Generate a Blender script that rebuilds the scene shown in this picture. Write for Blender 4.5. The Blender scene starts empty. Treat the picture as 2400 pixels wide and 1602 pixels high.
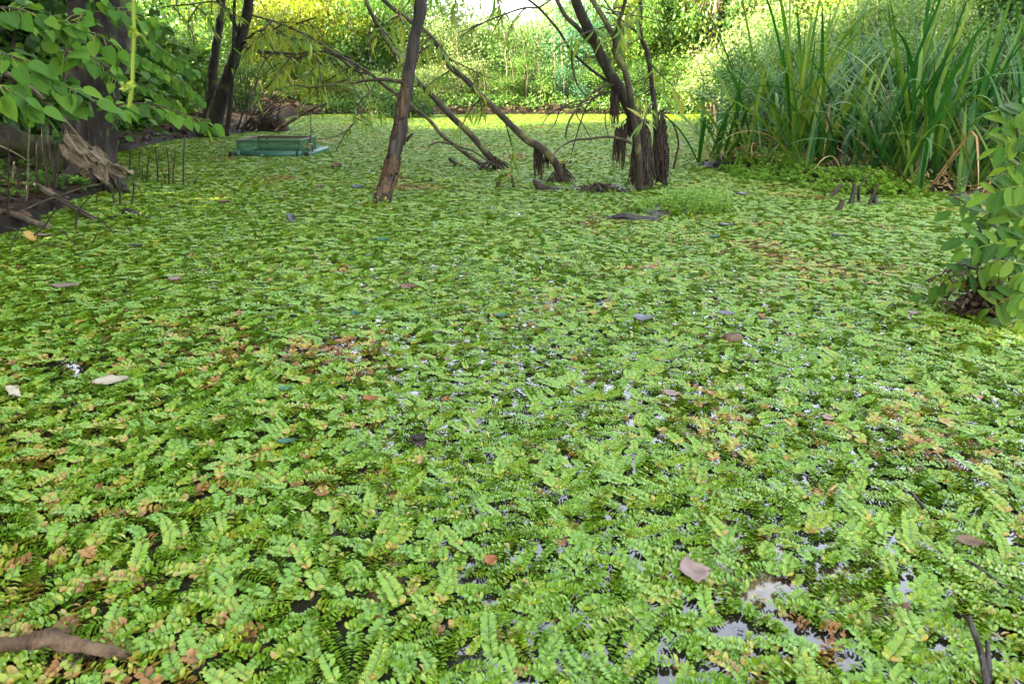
import bpy, math, random
import numpy as np
from mathutils import Vector, Matrix, Euler

rng = np.random.default_rng(11)
random.seed(11)
S = bpy.context.scene
COL = S.collection
R = math.radians

# ------------------------------------------------------------------ camera
PITCH = math.atan(616 / 1600)
CAMH = 1.0
cam_d = bpy.data.cameras.new('camera')
cam_d.sensor_width = 36
cam_d.lens = 24
cam_d.clip_start = 0.05
cam_d.clip_end = 900
cam_d.dof.use_dof = True
cam_d.dof.focus_distance = 4.2
cam_d.dof.aperture_fstop = 9.0
cam = bpy.data.objects.new('camera', cam_d)
COL.objects.link(cam)
cam.location = (0, 0, CAMH)
cam.rotation_euler = (math.pi / 2 - PITCH, 0, 0)
S.camera = cam

# ------------------------------------------------------------------ sky and sun
SUN_EL, SUN_AZ = R(22), R(-105)           # azimuth measured from +Y towards +X
w = bpy.data.worlds.new('World')
S.world = w
w.use_nodes = True
nt = w.node_tree
nt.nodes.clear()
sky = nt.nodes.new('ShaderNodeTexSky')
sky.sky_type = 'NISHITA'
sky.sun_disc = False
sky.sun_elevation = SUN_EL
sky.sun_rotation = SUN_AZ
sky.air_density = 1.0
sky.dust_density = 4.0
sky.ozone_density = 0.6
hs = nt.nodes.new('ShaderNodeHueSaturation')
hs.inputs['Saturation'].default_value = 0.4
bg = nt.nodes.new('ShaderNodeBackground')
bg.inputs['Strength'].default_value = 0.15
wo = nt.nodes.new('ShaderNodeOutputWorld')
nt.links.new(sky.outputs[0], hs.inputs['Color'])
nt.links.new(hs.outputs[0], bg.inputs['Color'])
nt.links.new(bg.outputs[0], wo.inputs['Surface'])

sun_d = bpy.data.lights.new('sun', 'SUN')
sun_d.energy = 5.0
sun_d.angle = R(0.5)
sun_d.color = (1.0, 0.84, 0.62)
sun = bpy.data.objects.new('sun', sun_d)
COL.objects.link(sun)
to_sun = Vector((math.sin(SUN_AZ) * math.cos(SUN_EL), math.cos(SUN_AZ) * math.cos(SUN_EL), math.sin(SUN_EL)))
sun.rotation_euler = to_sun.to_track_quat('Z', 'Y').to_euler()
sun.location = (-20, 5, 20)

S.view_settings.view_transform = 'Standard'
S.view_settings.look = 'None'
S.view_settings.gamma = 1
S.view_settings.use_curve_mapping = False
S.view_settings.exposure = 3.8
S.render.engine = 'CYCLES'
S.cycles.use_denoising = True
S.cycles.denoising_prefilter = 'ACCURATE'
S.cycles.denoising_input_passes = 'RGB_ALBEDO_NORMAL'
S.cycles.max_bounces = 6
S.cycles.diffuse_bounces = 3
S.cycles.glossy_bounces = 3
S.cycles.transmission_bounces = 4
S.cycles.transparent_max_bounces = 8

# ------------------------------------------------------------------ pixel -> place
def ray(u, v):
    a, b = (u - 1200) / 1600, (801 - v) / 1600
    cp, sp = math.cos(PITCH), math.sin(PITCH)
    return np.array([a, cp + b * sp, -sp + b * cp])
def G(u, v, z=0.0):
    d = ray(u, v)
    t = (z - CAMH) / d[2]
    return np.array([0, 0, CAMH]) + d * t
def P(u, v, Y):
    d = ray(u, v)
    return np.array([0, 0, CAMH]) + d * (Y / d[1])

# ------------------------------------------------------------------ noise
def _hash(ix, iy, seed):
    h = (ix.astype(np.int64) * 374761393 + iy.astype(np.int64) * 668265263 + seed * 1442695041) & 0x7fffffff
    h = ((h ^ (h >> 13)) * 1274126177) & 0x7fffffff
    return ((h ^ (h >> 16)) & 0xffff) / 65535.0
def vnoise(x, y, seed=0):
    x = np.asarray(x, float); y = np.asarray(y, float)
    ix, iy = np.floor(x), np.floor(y)
    fx, fy = x - ix, y - iy
    fx = fx * fx * (3 - 2 * fx); fy = fy * fy * (3 - 2 * fy)
    a = _hash(ix, iy, seed); b = _hash(ix + 1, iy, seed)
    c = _hash(ix, iy + 1, seed); d = _hash(ix + 1, iy + 1, seed)
    return (a * (1 - fx) + b * fx) * (1 - fy) + (c * (1 - fx) + d * fx) * fy
def fbm(x, y, seed=0, o=4):
    s, a, t = 0, 0.5, 0
    for k in range(o):
        s = s + a * vnoise(x * 2 ** k, y * 2 ** k, seed + k * 17); t += a; a *= 0.5
    return s / t
def sstep(e0, e1, x):
    t = np.clip((x - e0) / (e1 - e0), 0, 1)
    return t * t * (3 - 2 * t)

# ------------------------------------------------------------------ mesh helpers
def mesh(name, V, F, mat=None, tint=None, smooth=True):
    me = bpy.data.meshes.new(name)
    V = np.ascontiguousarray(V, dtype=np.float32)
    if isinstance(F, np.ndarray):
        n, k = F.shape
        me.vertices.add(len(V)); me.vertices.foreach_set('co', V.ravel())
        me.loops.add(n * k); me.loops.foreach_set('vertex_index', np.ascontiguousarray(F, dtype=np.int32).ravel())
        me.polygons.add(n)
        me.polygons.foreach_set('loop_start', np.arange(0, n * k, k, dtype=np.int32))
        me.update(calc_edges=True)
    else:
        me.from_pydata([tuple(map(float, p)) for p in V], [], [tuple(int(i) for i in f) for f in F])
    if smooth:
        me.polygons.foreach_set('use_smooth', np.ones(len(me.polygons), dtype=bool))
    if tint is not None:
        at = me.attributes.new('tint', 'FLOAT', 'POINT')
        at.data.foreach_set('value', np.ascontiguousarray(tint, dtype=np.float32))
    if mat is not None:
        me.materials.append(mat)
    return me
def wloc(o):
    p = Vector((0, 0, 0))
    while o is not None:
        p += o.location; o = o.parent
    return p
def link(name, data, parent=None):
    o = bpy.data.objects.new(name, data)
    COL.objects.link(o)
    if parent is not None:
        o.parent = parent
    return o
def obj(name, V, F, mat=None, parent=None, tint=None, smooth=True, label=None, kind=None, loc=None):
    V = np.array(V, float)
    off = np.array(wloc(parent)) if parent is not None else (np.array(loc, float) if loc is not None else np.zeros(3))
    o = link(name, mesh(name, V - off, F, mat, tint, smooth), parent)
    if parent is None and loc is not None:
        o.location = loc
    if label: o['label'] = label
    if kind: o['kind'] = kind
    return o
def thing(name, label, cat, loc, group=None):
    o = link(name, None)
    o.location = tuple(float(c) for c in loc)
    o.empty_display_size = 0.1
    o['label'] = label; o['category'] = cat
    if group: o['group'] = group
    return o
def tag(o, label, cat, group=None):
    o['label'] = label; o['category'] = cat
    if group: o['group'] = group
    return o
def place(name, me, parent, pos, rot, scale=1.0):
    """a copy of a shared piece at a world place under its thing"""
    o = link(name, me, parent)
    off = wloc(parent)
    if isinstance(rot, Matrix):
        o.rotation_euler = rot.to_euler()
    else:
        o.rotation_euler = rot
    o.location = Vector([float(c) for c in pos]) - off
    o.scale = (scale, scale, scale) if not hasattr(scale, '__len__') else scale
    return o
def join(parts):
    Vs, Fs, n = [], [], 0
    for V, F in parts:
        V = np.asarray(V, float)
        Vs.append(V)
        if isinstance(F, np.ndarray):
            Fs.append(F + n)
        else:
            Fs.append([tuple(i + n for i in f) for f in F])
        n += len(V)
    V = np.concatenate(Vs)
    if all(isinstance(f, np.ndarray) and f.shape[1] == Fs[0].shape[1] for f in Fs):
        return V, np.concatenate(Fs)
    out = []
    for f in Fs:
        out += [tuple(x) for x in f]
    return V, out
def spline(pts, n):
    pts = np.array(pts, float)
    if len(pts) == 2:
        return pts[0] + (pts[1] - pts[0]) * np.linspace(0, 1, n)[:, None]
    q = np.vstack([2 * pts[0] - pts[1], pts, 2 * pts[-1] - pts[-2]])
    m = len(pts) - 1
    ts = np.linspace(0, m, n)
    out = []
    for t in ts:
        i = min(int(t), m - 1); f = t - i
        p0, p1, p2, p3 = q[i], q[i + 1], q[i + 2], q[i + 3]
        out.append(0.5 * (2 * p1 + (p2 - p0) * f + (2 * p0 - 5 * p1 + 4 * p2 - p3) * f * f + (3 * p1 - p0 - 3 * p2 + p3) * f ** 3))
    return np.array(out)
def tube(pts, radii, sides=8, n=None, rough=0.0, seed=0, cap=True, ridge=0, wob=0.0, rfreq=9.0):
    """a tapered limb along a smooth path, its skin pushed in and out by noise; quads"""
    n = n or max(2, (len(pts) - 1) * 4)
    C = spline(pts, n)
    rad = np.interp(np.linspace(0, 1, n), np.linspace(0, 1, len(radii)), radii)
    L = np.concatenate([[0], np.cumsum(np.linalg.norm(np.diff(C, axis=0), axis=1))])
    if wob:
        for k in range(3):
            C[:, k] += wob * (fbm(L * 3.0 + 7.3 * k, np.full(n, seed * 1.7 + k), seed + k, 3) - 0.5) * 2 * np.minimum(1, L / (L[-1] * .15 + 1e-6))
    T = np.gradient(C, axis=0)
    T /= np.linalg.norm(T, axis=1)[:, None] + 1e-12
    ref = np.array([0, 0, 1.0]) if abs(T[0, 2]) < 0.9 else np.array([1.0, 0, 0])
    U = np.cross(T[0], ref); U /= np.linalg.norm(U)
    V = np.zeros((n, sides, 3))
    ang = np.linspace(0, 2 * math.pi, sides, endpoint=False)
    for i in range(n):
        U = U - T[i] * np.dot(U, T[i]); U /= np.linalg.norm(U) + 1e-12
        W = np.cross(T[i], U)
        r = rad[i] * np.ones(sides)
        if rough:
            r = r * (1 + rough * (fbm(np.cos(ang) * 2 + 5 + seed, np.sin(ang) * 2 + L[i] * rfreq / 3 + seed * 3.1, seed, 4) - 0.5) * 2)
        if ridge:
            r = r * (1 + ridge * (vnoise(ang * sides / 6.0, np.full(sides, L[i] * 1.7), seed + 9) - 0.5) * 2)
        V[i] = C[i] + np.cos(ang)[:, None] * r[:, None] * U + np.sin(ang)[:, None] * r[:, None] * W
    V = V.reshape(-1, 3)
    i, j = np.meshgrid(np.arange(n - 1), np.arange(sides), indexing='ij')
    a = i * sides + j; b = i * sides + (j + 1) % sides
    F = np.stack([a, b, b + sides, a + sides], -1).reshape(-1, 4)
    if cap:
        e0 = len(V); V = np.vstack([V, C[0], C[-1]])
        k = np.arange(sides); k2 = (k + 1) % sides; o = (n - 1) * sides
        F = np.vstack([F, np.stack([k2, k, np.full(sides, e0), np.full(sides, e0)], -1)[:, [0, 1, 2, 2]] * 1,
                       np.stack([o + k, o + k2, np.full(sides, e0 + 1), np.full(sides, e0 + 1)], -1)])
        # degenerate quads as triangles: collapse handled by list below
        tri = F[-2 * sides:, :3]
        F = [tuple(q) for q in F[:-2 * sides]] + [tuple(t) for t in tri]
        return V, F
    return V, F
def scatter(tv, tf, pos, ax, nr, sc):
    """many copies of one small template: axis ax, face normal nr, size sc -> one big mesh"""
    ax = ax / (np.linalg.norm(ax, axis=1)[:, None] + 1e-9)
    nr = nr - ax * np.sum(nr * ax, 1)[:, None]
    nr = nr / (np.linalg.norm(nr, axis=1)[:, None] + 1e-9)
    sd = np.cross(nr, ax)
    M = np.stack([ax, sd, nr], 2)                       # columns
    V = np.einsum('nij,kj->nki', M, tv) * np.asarray(sc)[:, None, None] + pos[:, None, :]
    k = len(tv)
    F = (tf[None] + (np.arange(len(pos)) * k)[:, None, None]).reshape(-1, tf.shape[1])
    return V.reshape(-1, 3), F
def runit(n, r=None):
    r = r or rng
    v = r.normal(size=(n, 3))
    return v / np.linalg.norm(v, axis=1)[:, None]

# ------------------------------------------------------------------ materials
def newmat(name):
    m = bpy.data.materials.new(name)
    m.use_nodes = True
    t = m.node_tree
    t.nodes.clear()
    out = t.nodes.new('ShaderNodeOutputMaterial')
    return m, t, out
def nd(t, typ, **kw):
    n = t.nodes.new(typ)
    for k, v in kw.items():
        if k.startswith('i_'):
            n.inputs[k[2:].replace('_', ' ')].default_value = v
        else:
            setattr(n, k, v)
    return n
def ramp(t, fac, stops, interp='LINEAR'):
    n = t.nodes.new('ShaderNodeValToRGB')
    cr = n.color_ramp
    cr.interpolation = interp
    while len(cr.elements) < len(stops):
        cr.elements.new(0.5)
    for e, (p, c) in zip(cr.elements, stops):
        e.position = p
        e.color = (*c, 1) if len(c) == 3 else c
    t.links.new(fac, n.inputs[0])
    return n.outputs[0]
def mixc(t, fac, a, b, mode='MIX'):
    n = t.nodes.new('ShaderNodeMix')
    n.data_type = 'RGBA'; n.blend_type = mode
    for s, x in ((n.inputs[0], fac), (n.inputs[6], a), (n.inputs[7], b)):
        if hasattr(x, 'is_output') or isinstance(x, bpy.types.NodeSocket):
            t.links.new(x, s)
        else:
            s.default_value = x if not (isinstance(x, tuple) and len(x) == 3) else (*x, 1)
    return n.outputs[2]
def noise(t, scale, detail=4, rough=0.55, coord='Object', vscale=None, dist=0.0):
    tc = t.nodes.new('ShaderNodeTexCoord')
    src = tc.outputs[coord] if coord != 'World' else t.nodes.new('ShaderNodeNewGeometry').outputs['Position']
    if vscale:
        mp = t.nodes.new('ShaderNodeMapping')
        mp.inputs['Scale'].default_value = vscale
        t.links.new(src, mp.inputs[0]); src = mp.outputs[0]
    n = nd(t, 'ShaderNodeTexNoise', i_Scale=scale, i_Detail=detail, i_Roughness=rough, i_Distortion=dist)
    t.links.new(src, n.inputs['Vector'])
    return n.outputs[0]
def math_(t, op, a, b=0.0, clamp=False):
    n = t.nodes.new('ShaderNodeMath'); n.operation = op; n.use_clamp = clamp
    for s, x in ((n.inputs[0], a), (n.inputs[1], b)):
        if isinstance(x, bpy.types.NodeSocket): t.links.new(x, s)
        else: s.default_value = x
    return n.outputs[0]
def bump(t, h, strength=0.5, dist=0.01):
    n = nd(t, 'ShaderNodeBump', i_Strength=strength, i_Distance=dist)
    t.links.new(h, n.inputs['Height'])
    return n.outputs[0]
def leafmat(name, stops, trans=0.35, rough=0.5, spec=0.28, var=0.25, vscale=2.5, tboost=1.25, veins=0.0):
    m, t, out = newmat(name)
    at = nd(t, 'ShaderNodeAttribute', attribute_name='tint')
    oi = t.nodes.new('ShaderNodeObjectInfo')
    nz = noise(t, vscale, 3, coord='World')
    f = math_(t, 'ADD', at.outputs['Fac'], math_(t, 'MULTIPLY', math_(t, 'SUBTRACT', nz, 0.5), var * 2))
    f = math_(t, 'ADD', f, math_(t, 'MULTIPLY', math_(t, 'SUBTRACT', oi.outputs['Random'], 0.5), var), True)
    c = ramp(t, f, stops)
    p = nd(t, 'ShaderNodeBsdfPrincipled', i_Roughness=rough)
    p.inputs['Specular IOR Level'].default_value = spec
    if veins:
        tcx = t.nodes.new('ShaderNodeTexCoord'); sp_ = t.nodes.new('ShaderNodeSeparateXYZ')
        t.links.new(tcx.outputs['Object'], sp_.inputs[0])
        ay = math_(t, 'ABSOLUTE', sp_.outputs[1])
        ph = math_(t, 'MULTIPLY', math_(t, 'SUBTRACT', sp_.outputs[0], math_(t, 'MULTIPLY', ay, 0.7)), 50.0)
        vn_ = math_(t, 'POWER', math_(t, 'ABSOLUTE', math_(t, 'SINE', ph)), 0.5)
        mid_ = math_(t, 'MULTIPLY', ay, 40.0, True)
        vn_ = math_(t, 'MINIMUM', vn_, mid_)
        sp2 = noise(t, 9.0, 5, 0.7)
        c = mixc(t, math_(t, 'MULTIPLY', math_(t, 'SUBTRACT', 1.0, vn_), veins), c, (0.20, 0.28, 0.06))
        c = mixc(t, ramp(t, sp2, [(0.66, (0, 0, 0)), (0.72, (0.7, 0.7, 0.7))]), c, (0.12, 0.09, 0.02))
        t.links.new(bump(t, vn_, 0.5, 0.01), p.inputs['Normal'])
    t.links.new(c, p.inputs['Base Color'])
    tr = t.nodes.new('ShaderNodeBsdfTranslucent')
    tc = mixc(t, 1.0, c, (tboost, tboost * 1.02, tboost * 0.6), 'MULTIPLY')
    t.links.new(tc, tr.inputs['Color'])
    mx = t.nodes.new('ShaderNodeMixShader')
    mx.inputs[0].default_value = trans
    t.links.new(p.outputs[0], mx.inputs[1]); t.links.new(tr.outputs[0], mx.inputs[2])
    t.links.new(mx.outputs[0], out.inputs[0])
    return m
def barkmat(name, dark, mid, light, moss=0.0, scale=9, mosscol=(0.045, 0.07, 0.012), stretch=0.22, rough=0.85, bstr=0.9):
    m, t, out = newmat(name)
    n1 = noise(t, scale, 7, 0.68, vscale=(1, 1, stretch))
    n2 = noise(t, scale * 3.3, 4, 0.6, vscale=(1, 1, stretch * 0.7), dist=0.6)
    f = math_(t, 'ADD', math_(t, 'MULTIPLY', n1, 0.65), math_(t, 'MULTIPLY', n2, 0.35))
    c = ramp(t, f, [(0.34, dark), (0.5, mid), (0.68, light)])
    if moss:
        mn = noise(t, 5.0, 5, 0.65)
        mf = ramp(t, mn, [(0.62 - moss * 0.3, (0, 0, 0)), (0.72 - moss * 0.3, (1, 1, 1))])
        c = mixc(t, mf, c, mosscol)
    p = nd(t, 'ShaderNodeBsdfPrincipled', i_Roughness=rough)
    p.inputs['Specular IOR Level'].default_value = 0.25
    t.links.new(c, p.inputs['Base Color'])
    t.links.new(bump(t, f, bstr, 0.02), p.inputs['Normal'])
    t.links.new(p.outputs[0], out.inputs[0])
    return m
def plainmat(name, a, b, rough=0.6, scale=8, spec=0.4, bstr=0.2, trans=0.0):
    m, t, out = newmat(name)
    n1 = noise(t, scale, 5, 0.6)
    c = ramp(t, n1, [(0.3, a), (0.7, b)])
    p = nd(t, 'ShaderNodeBsdfPrincipled', i_Roughness=rough)
    p.inputs['Specular IOR Level'].default_value = spec
    t.links.new(c, p.inputs['Base Color'])
    t.links.new(bump(t, n1, bstr, 0.01), p.inputs['Normal'])
    sh = p.outputs[0]
    if trans:
        tr = t.nodes.new('ShaderNodeBsdfTranslucent'); t.links.new(c, tr.inputs[0])
        mx = t.nodes.new('ShaderNodeMixShader'); mx.inputs[0].default_value = trans
        t.links.new(sh, mx.inputs[1]); t.links.new(tr.outputs[0], mx.inputs[2]); sh = mx.outputs[0]
    t.links.new(sh, out.inputs[0])
    return m

M = {}
M['fern'] = leafmat('fern_green', [(0.0, (0.20, 0.095, 0.018)), (0.12, (0.24, 0.16, 0.03)), (0.24, (0.19, 0.215, 0.010)), (0.5, (0.115, 0.215, 0.007)), (1.0, (0.055, 0.15, 0.006))],
                    trans=0.12, rough=0.40, spec=0.5, var=0.12, vscale=1.3)
M['fern_brown'] = leafmat('fern_brown', [(0.0, (0.05, 0.025, 0.012)), (0.5, (0.22, 0.11, 0.03)), (1.0, (0.36, 0.22, 0.08))], trans=0.15, var=0.3, vscale=4)
M['litter'] = leafmat('litter_brown', [(0, (0.02, 0.012, 0.007)), (0.5, (0.07, 0.042, 0.022)), (1, (0.15, 0.095, 0.052))], trans=0.1, var=0.3, vscale=4)
M['mid'] = leafmat('leaf_mid', [(0, (0.032, 0.085, 0.012)), (0.5, (0.065, 0.15, 0.02)), (1, (0.13, 0.19, 0.03))], trans=0.4)
M['yellow'] = leafmat('leaf_yellow', [(0, (0.075, 0.115, 0.012)), (0.5, (0.14, 0.19, 0.016)), (1, (0.26, 0.26, 0.02))], trans=0.45)
M['pale'] = leafmat('leaf_pale', [(0, (0.055, 0.11, 0.028)), (0.5, (0.13, 0.19, 0.06)), (1, (0.24, 0.27, 0.11))], trans=0.4)
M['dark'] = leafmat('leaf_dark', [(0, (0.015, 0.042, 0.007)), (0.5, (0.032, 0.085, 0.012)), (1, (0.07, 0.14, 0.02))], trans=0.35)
M['teal'] = leafmat('leaf_teal', [(0, (0.03, 0.09, 0.04)), (0.5, (0.055, 0.16, 0.075)), (1, (0.11, 0.22, 0.10))], trans=0.4)
M['hazel'] = leafmat('leaf_hazel', [(0, (0.018, 0.065, 0.010)), (0.5, (0.045, 0.145, 0.010)), (1, (0.12, 0.22, 0.014))], trans=0.4, rough=0.55, spec=.2, var=0.8, vscale=1.6, veins=.45)
M['willow'] = leafmat('leaf_willow', [(0, (0.06, 0.14, 0.025)), (0.5, (0.11, 0.19, 0.02)), (1, (0.24, 0.24, 0.03))], trans=0.45, var=0.7, vscale=1.2)
M['robinia'] = leafmat('leaf_robinia', [(0, (0.010, 0.045, 0.012)), (0.5, (0.03, 0.11, 0.010)), (1, (0.14, 0.23, 0.012))], trans=0.36, rough=.55, spec=.2, var=0.7, vscale=2, veins=.35)
M['reed'] = leafmat('reed_green', [(0, (0.006, 0.042, 0.006)), (0.5, (0.02, 0.085, 0.009)), (1, (0.12, 0.18, 0.02))], trans=0.28, rough=0.5, spec=.22, var=0.8, vscale=1.2)
M['reed_dry'] = leafmat('reed_dry', [(0, (0.13, 0.07, 0.03)), (0.5, (0.30, 0.18, 0.07)), (1, (0.42, 0.32, 0.15))], trans=0.25, rough=0.6, var=0.6, vscale=2)
M['herb'] = leafmat('herb_green', [(0, (0.04, 0.12, 0.010)), (0.5, (0.10, 0.23, 0.014)), (1, (0.20, 0.30, 0.025))], trans=0.35)
M['bark_dark'] = barkmat('bark_dark', (0.0036, 0.0027, 0.0018), (0.0150, 0.0108, 0.0072), (0.0390, 0.0300, 0.0210), 0.25)
M['bark_big'] = barkmat('bark_big', (0.0022, 0.0016, 0.0011), (0.0135, 0.0100, 0.0065), (0.0405, 0.0311, 0.0203), 0.12, scale=11, stretch=0.16, bstr=1.0)
M['bark_mossy'] = barkmat('bark_mossy', (0.0069, 0.0049, 0.0029), (0.0245, 0.0181, 0.0108), (0.0539, 0.0416, 0.0245), 0.62, mosscol=(0.034, 0.040, 0.006), scale=13, bstr=1.0)
M['bark_dead'] = barkmat('bark_dead', (0.0065, 0.0049, 0.0036), (0.0276, 0.0211, 0.0163), (0.0748, 0.0618, 0.0488), 0.0, scale=12, stretch=0.10)
M['bark_peel'] = barkmat('bark_peel', (0.0139, 0.0079, 0.0042), (0.0698, 0.0418, 0.0232), (0.1395, 0.0930, 0.0558), 0.1, scale=14, stretch=0.2, bstr=1.0)
M['bark_stem'] = barkmat('bark_stem', (0.0101, 0.0081, 0.0052), (0.0343, 0.0274, 0.0161), (0.0725, 0.0585, 0.0343), 0.3, scale=10, mosscol=(0.10, 0.10, 0.03), bstr=0.5)
M['bark_pale'] = barkmat('bark_pale', (0.0544, 0.0408, 0.0272), (0.1700, 0.1292, 0.0884), (0.2856, 0.2312, 0.1700), 0.0, scale=10, stretch=0.4, bstr=0.4)
M['pole'] = barkmat('pole', (0.02, 0.015, 0.01), (0.09, 0.068, 0.045), (0.20, 0.155, 0.105), 0.25, scale=10, stretch=0.4, bstr=0.5)
M['twig'] = barkmat('twig', (0.0095, 0.0063, 0.0042), (0.0263, 0.0189, 0.0131), (0.0630, 0.0473, 0.0341), 0.0, scale=25, bstr=0.4)
M['roots'] = barkmat('roots', (0.0072, 0.0054, 0.0036), (0.0288, 0.0198, 0.0126), (0.0810, 0.0585, 0.0378), 0.0, scale=20, stretch=0.3, bstr=0.7)
M['rootdry'] = barkmat('rootdry', (0.0168, 0.0090, 0.0045), (0.0476, 0.0280, 0.0168), (0.0952, 0.0616, 0.0392), 0.0, scale=20, stretch=0.6, bstr=0.7)
M['wet_wood'] = barkmat('wet_wood', (0.0043, 0.0036, 0.0036), (0.0144, 0.0115, 0.0101), (0.0432, 0.0360, 0.0302), 0.0, scale=14, rough=0.35, bstr=0.8)
M['papery'] = plainmat('papery', (0.07, 0.043, 0.022), (0.24, 0.19, 0.125), 0.85, 14, 0.2, 0.5, 0.3)
M['moss'] = plainmat('moss', (0.03, 0.05, 0.008), (0.10, 0.12, 0.015), 0.95, 25, 0.1, 0.9)
M['mud'] = plainmat('mud', (0.012, 0.009, 0.007), (0.045, 0.034, 0.026), 0.4, 12, 0.5, 0.8)
M['green_pipe'] = plainmat('green_pipe', (0.006, 0.05, 0.032), (0.016, 0.085, 0.058), 0.45, 6, 0.5, 0.05)
M['green_paint'] = plainmat('green_paint', (0.008, 0.035, 0.018), (0.02, 0.075, 0.035), 0.5, 20, 0.4, 0.3)
M['brown_paint'] = plainmat('brown_paint', (0.03, 0.015, 0.01), (0.07, 0.04, 0.028), 0.6, 20, 0.4, 0.3)
M['white'] = plainmat('white_print', (0.55, 0.55, 0.52), (0.7, 0.7, 0.66), 0.5, 40, 0.4, 0.0)
M['black'] = plainmat('black_dark', (0.008, 0.009, 0.008), (0.02, 0.022, 0.02), 0.6, 20, 0.3, 0.1)
M['vine'] = leafmat('vine_green', [(0, (0.16, 0.22, 0.02)), (1, (0.26, 0.32, 0.04))], trans=0.3)

def netmat():
    m, t, out = newmat('green_net')
    p = nd(t, 'ShaderNodeBsdfPrincipled', i_Roughness=0.5)
    p.inputs['Base Color'].default_value = (0.012, 0.085, 0.035, 1)
    tr = t.nodes.new('ShaderNodeBsdfTransparent')
    mx = t.nodes.new('ShaderNodeMixShader')
    n = noise(t, 9, 3)
    f = math_(t, 'MULTIPLY_ADD', n, 0.35)
    f.node.inputs[2].default_value = 0.40
    t.links.new(f, mx.inputs[0])
    t.links.new(tr.outputs[0], mx.inputs[1]); t.links.new(p.outputs[0], mx.inputs[2])
    t.links.new(mx.outputs[0], out.inputs[0])
    return m
M['net'] = netmat()

def groundmat():
    m, t, out = newmat('bank_earth')
    n1 = noise(t, 1.2, 8, 0.65, coord='World')
    n2 = noise(t, 9, 6, 0.7, coord='World', dist=0.5)
    f = math_(t, 'ADD', math_(t, 'MULTIPLY', n1, 0.5), math_(t, 'MULTIPLY', n2, 0.5))
    c = ramp(t, f, [(0.32, (0.012, 0.008, 0.005)), (0.5, (0.045, 0.029, 0.017)), (0.62, (0.09, 0.06, 0.036)), (0.75, (0.16, 0.11, 0.07))])
    # green growth on the flatter, higher soil
    geo = t.nodes.new('ShaderNodeNewGeometry')
    sx = t.nodes.new('ShaderNodeSeparateXYZ'); t.links.new(geo.outputs['Position'], sx.inputs[0])
    gz = math_(t, 'MULTIPLY', math_(t, 'SUBTRACT', sx.outputs[2], 0.45), 1.6, True)
    g = math_(t, 'MULTIPLY', gz, ramp(t, noise(t, 2.2, 5, coord='World'), [(0.42, (0, 0, 0)), (0.6, (1, 1, 1))]))
    c = mixc(t, g, c, (0.06, 0.10, 0.025))
    wetf = math_(t, 'MULTIPLY', math_(t, 'SUBTRACT', 0.16, sx.outputs[2]), 8.0, True)
    c = mixc(t, wetf, c, mixc(t, n2, (0.004, 0.003, 0.002), (0.022, 0.016, 0.011)))
    p = nd(t, 'ShaderNodeBsdfPrincipled', i_Roughness=0.85)
    p.inputs['Specular IOR Level'].default_value = 0.12
    t.links.new(c, p.inputs['Base Color'])
    t.links.new(math_(t, 'SUBTRACT', 0.9, math_(t, 'MULTIPLY', wetf, 0.3)), p.inputs['Roughness'])
    t.links.new(bump(t, f, 0.9, 0.06), p.inputs['Normal'])
    t.links.new(p.outputs[0], out.inputs[0])
    return m
M['ground'] = groundmat()
def watermat():
    m, t, out = newmat('pond_water')
    sc = noise(t, 2.6, 6, 0.65, coord='World', vscale=(1, 1, 1), dist=0.8)
    sf = ramp(t, sc, [(0.57, (0, 0, 0)), (0.66, (1, 1, 1))])
    fine = noise(t, 40, 4, 0.6, coord='World')
    scum = ramp(t, fine, [(0.3, (0.12, 0.07, 0.022)), (0.7, (0.36, 0.24, 0.09))])
    sf = math_(t, 'MULTIPLY', sf, 0.55)
    c = mixc(t, sf, (0.012, 0.010, 0.008), scum)
    p = nd(t, 'ShaderNodeBsdfPrincipled', i_Roughness=0.04)
    p.inputs['IOR'].default_value = 1.6
    p.inputs['Specular IOR Level'].default_value = 1.0
    t.links.new(c, p.inputs['Base Color'])
    t.links.new(math_(t, 'ADD', 0.03, math_(t, 'MULTIPLY', sf, 0.5)), p.inputs['Roughness'])
    t.links.new(bump(t, noise(t, 14, 3, 0.5, coord='World'), 0.06, 0.02), p.inputs['Normal'])
    t.links.new(p.outputs[0], out.inputs[0])
    return m
M['water'] = watermat()

# ------------------------------------------------------------------ leaf templates (axis +X, face +Z)
def leaf_tmpl(prof, L=1.0, W=0.5, fold=0.12, droop=0.12, serr=0.0):
    n = len(prof)
    V, F = [], []
    for i, (t, hw) in enumerate(prof):
        z = -droop * t * t
        x = t * L
        k = hw * W * 0.5
        s = serr * (1 if i % 2 else -0.4)
        V += [(x - s, -k * (1 + s), z + fold * k * 2), (x, 0, z), (x - s, k * (1 + s), z + fold * k * 2)]
    for i in range(n - 1):
        a = i * 3
        F += [(a, a + 3, a + 4, a + 1), (a + 1, a + 4, a + 5, a + 2)]
    return np.array(V, float), np.array(F)
OVATE = leaf_tmpl([(0, .05), (.10, .62), (.24, .93), (.38, .96), (.52, .90), (.66, .74), (.80, .52), (.9, .3), (1, .02)], 1, 0.86, 0.10, 0.16, 0.035)
ROUND = leaf_tmpl([(0, .1), (.12, .66), (.35, 1), (.65, .98), (.88, .62), (1, .15)], 1, 0.5, 0.12, 0.10)
LANCE = leaf_tmpl([(0, .06), (.15, .6), (.35, 1), (.55, .92), (.75, .6), (.9, .28), (1, .02)], 1, 0.15, 0.12, 0.22)
DIAM = (np.array([(0, 0, 0), (.5, -.30, .06), (1, 0, -.08), (.5, .30, .06)], float), np.array([(0, 1, 2, 3)]))
DIAML = (np.array([(0, 0, 0), (.5, -.14, .03), (1, 0, -.12), (.5, .14, .03)], float), np.array([(0, 1, 2, 3)]))
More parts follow.
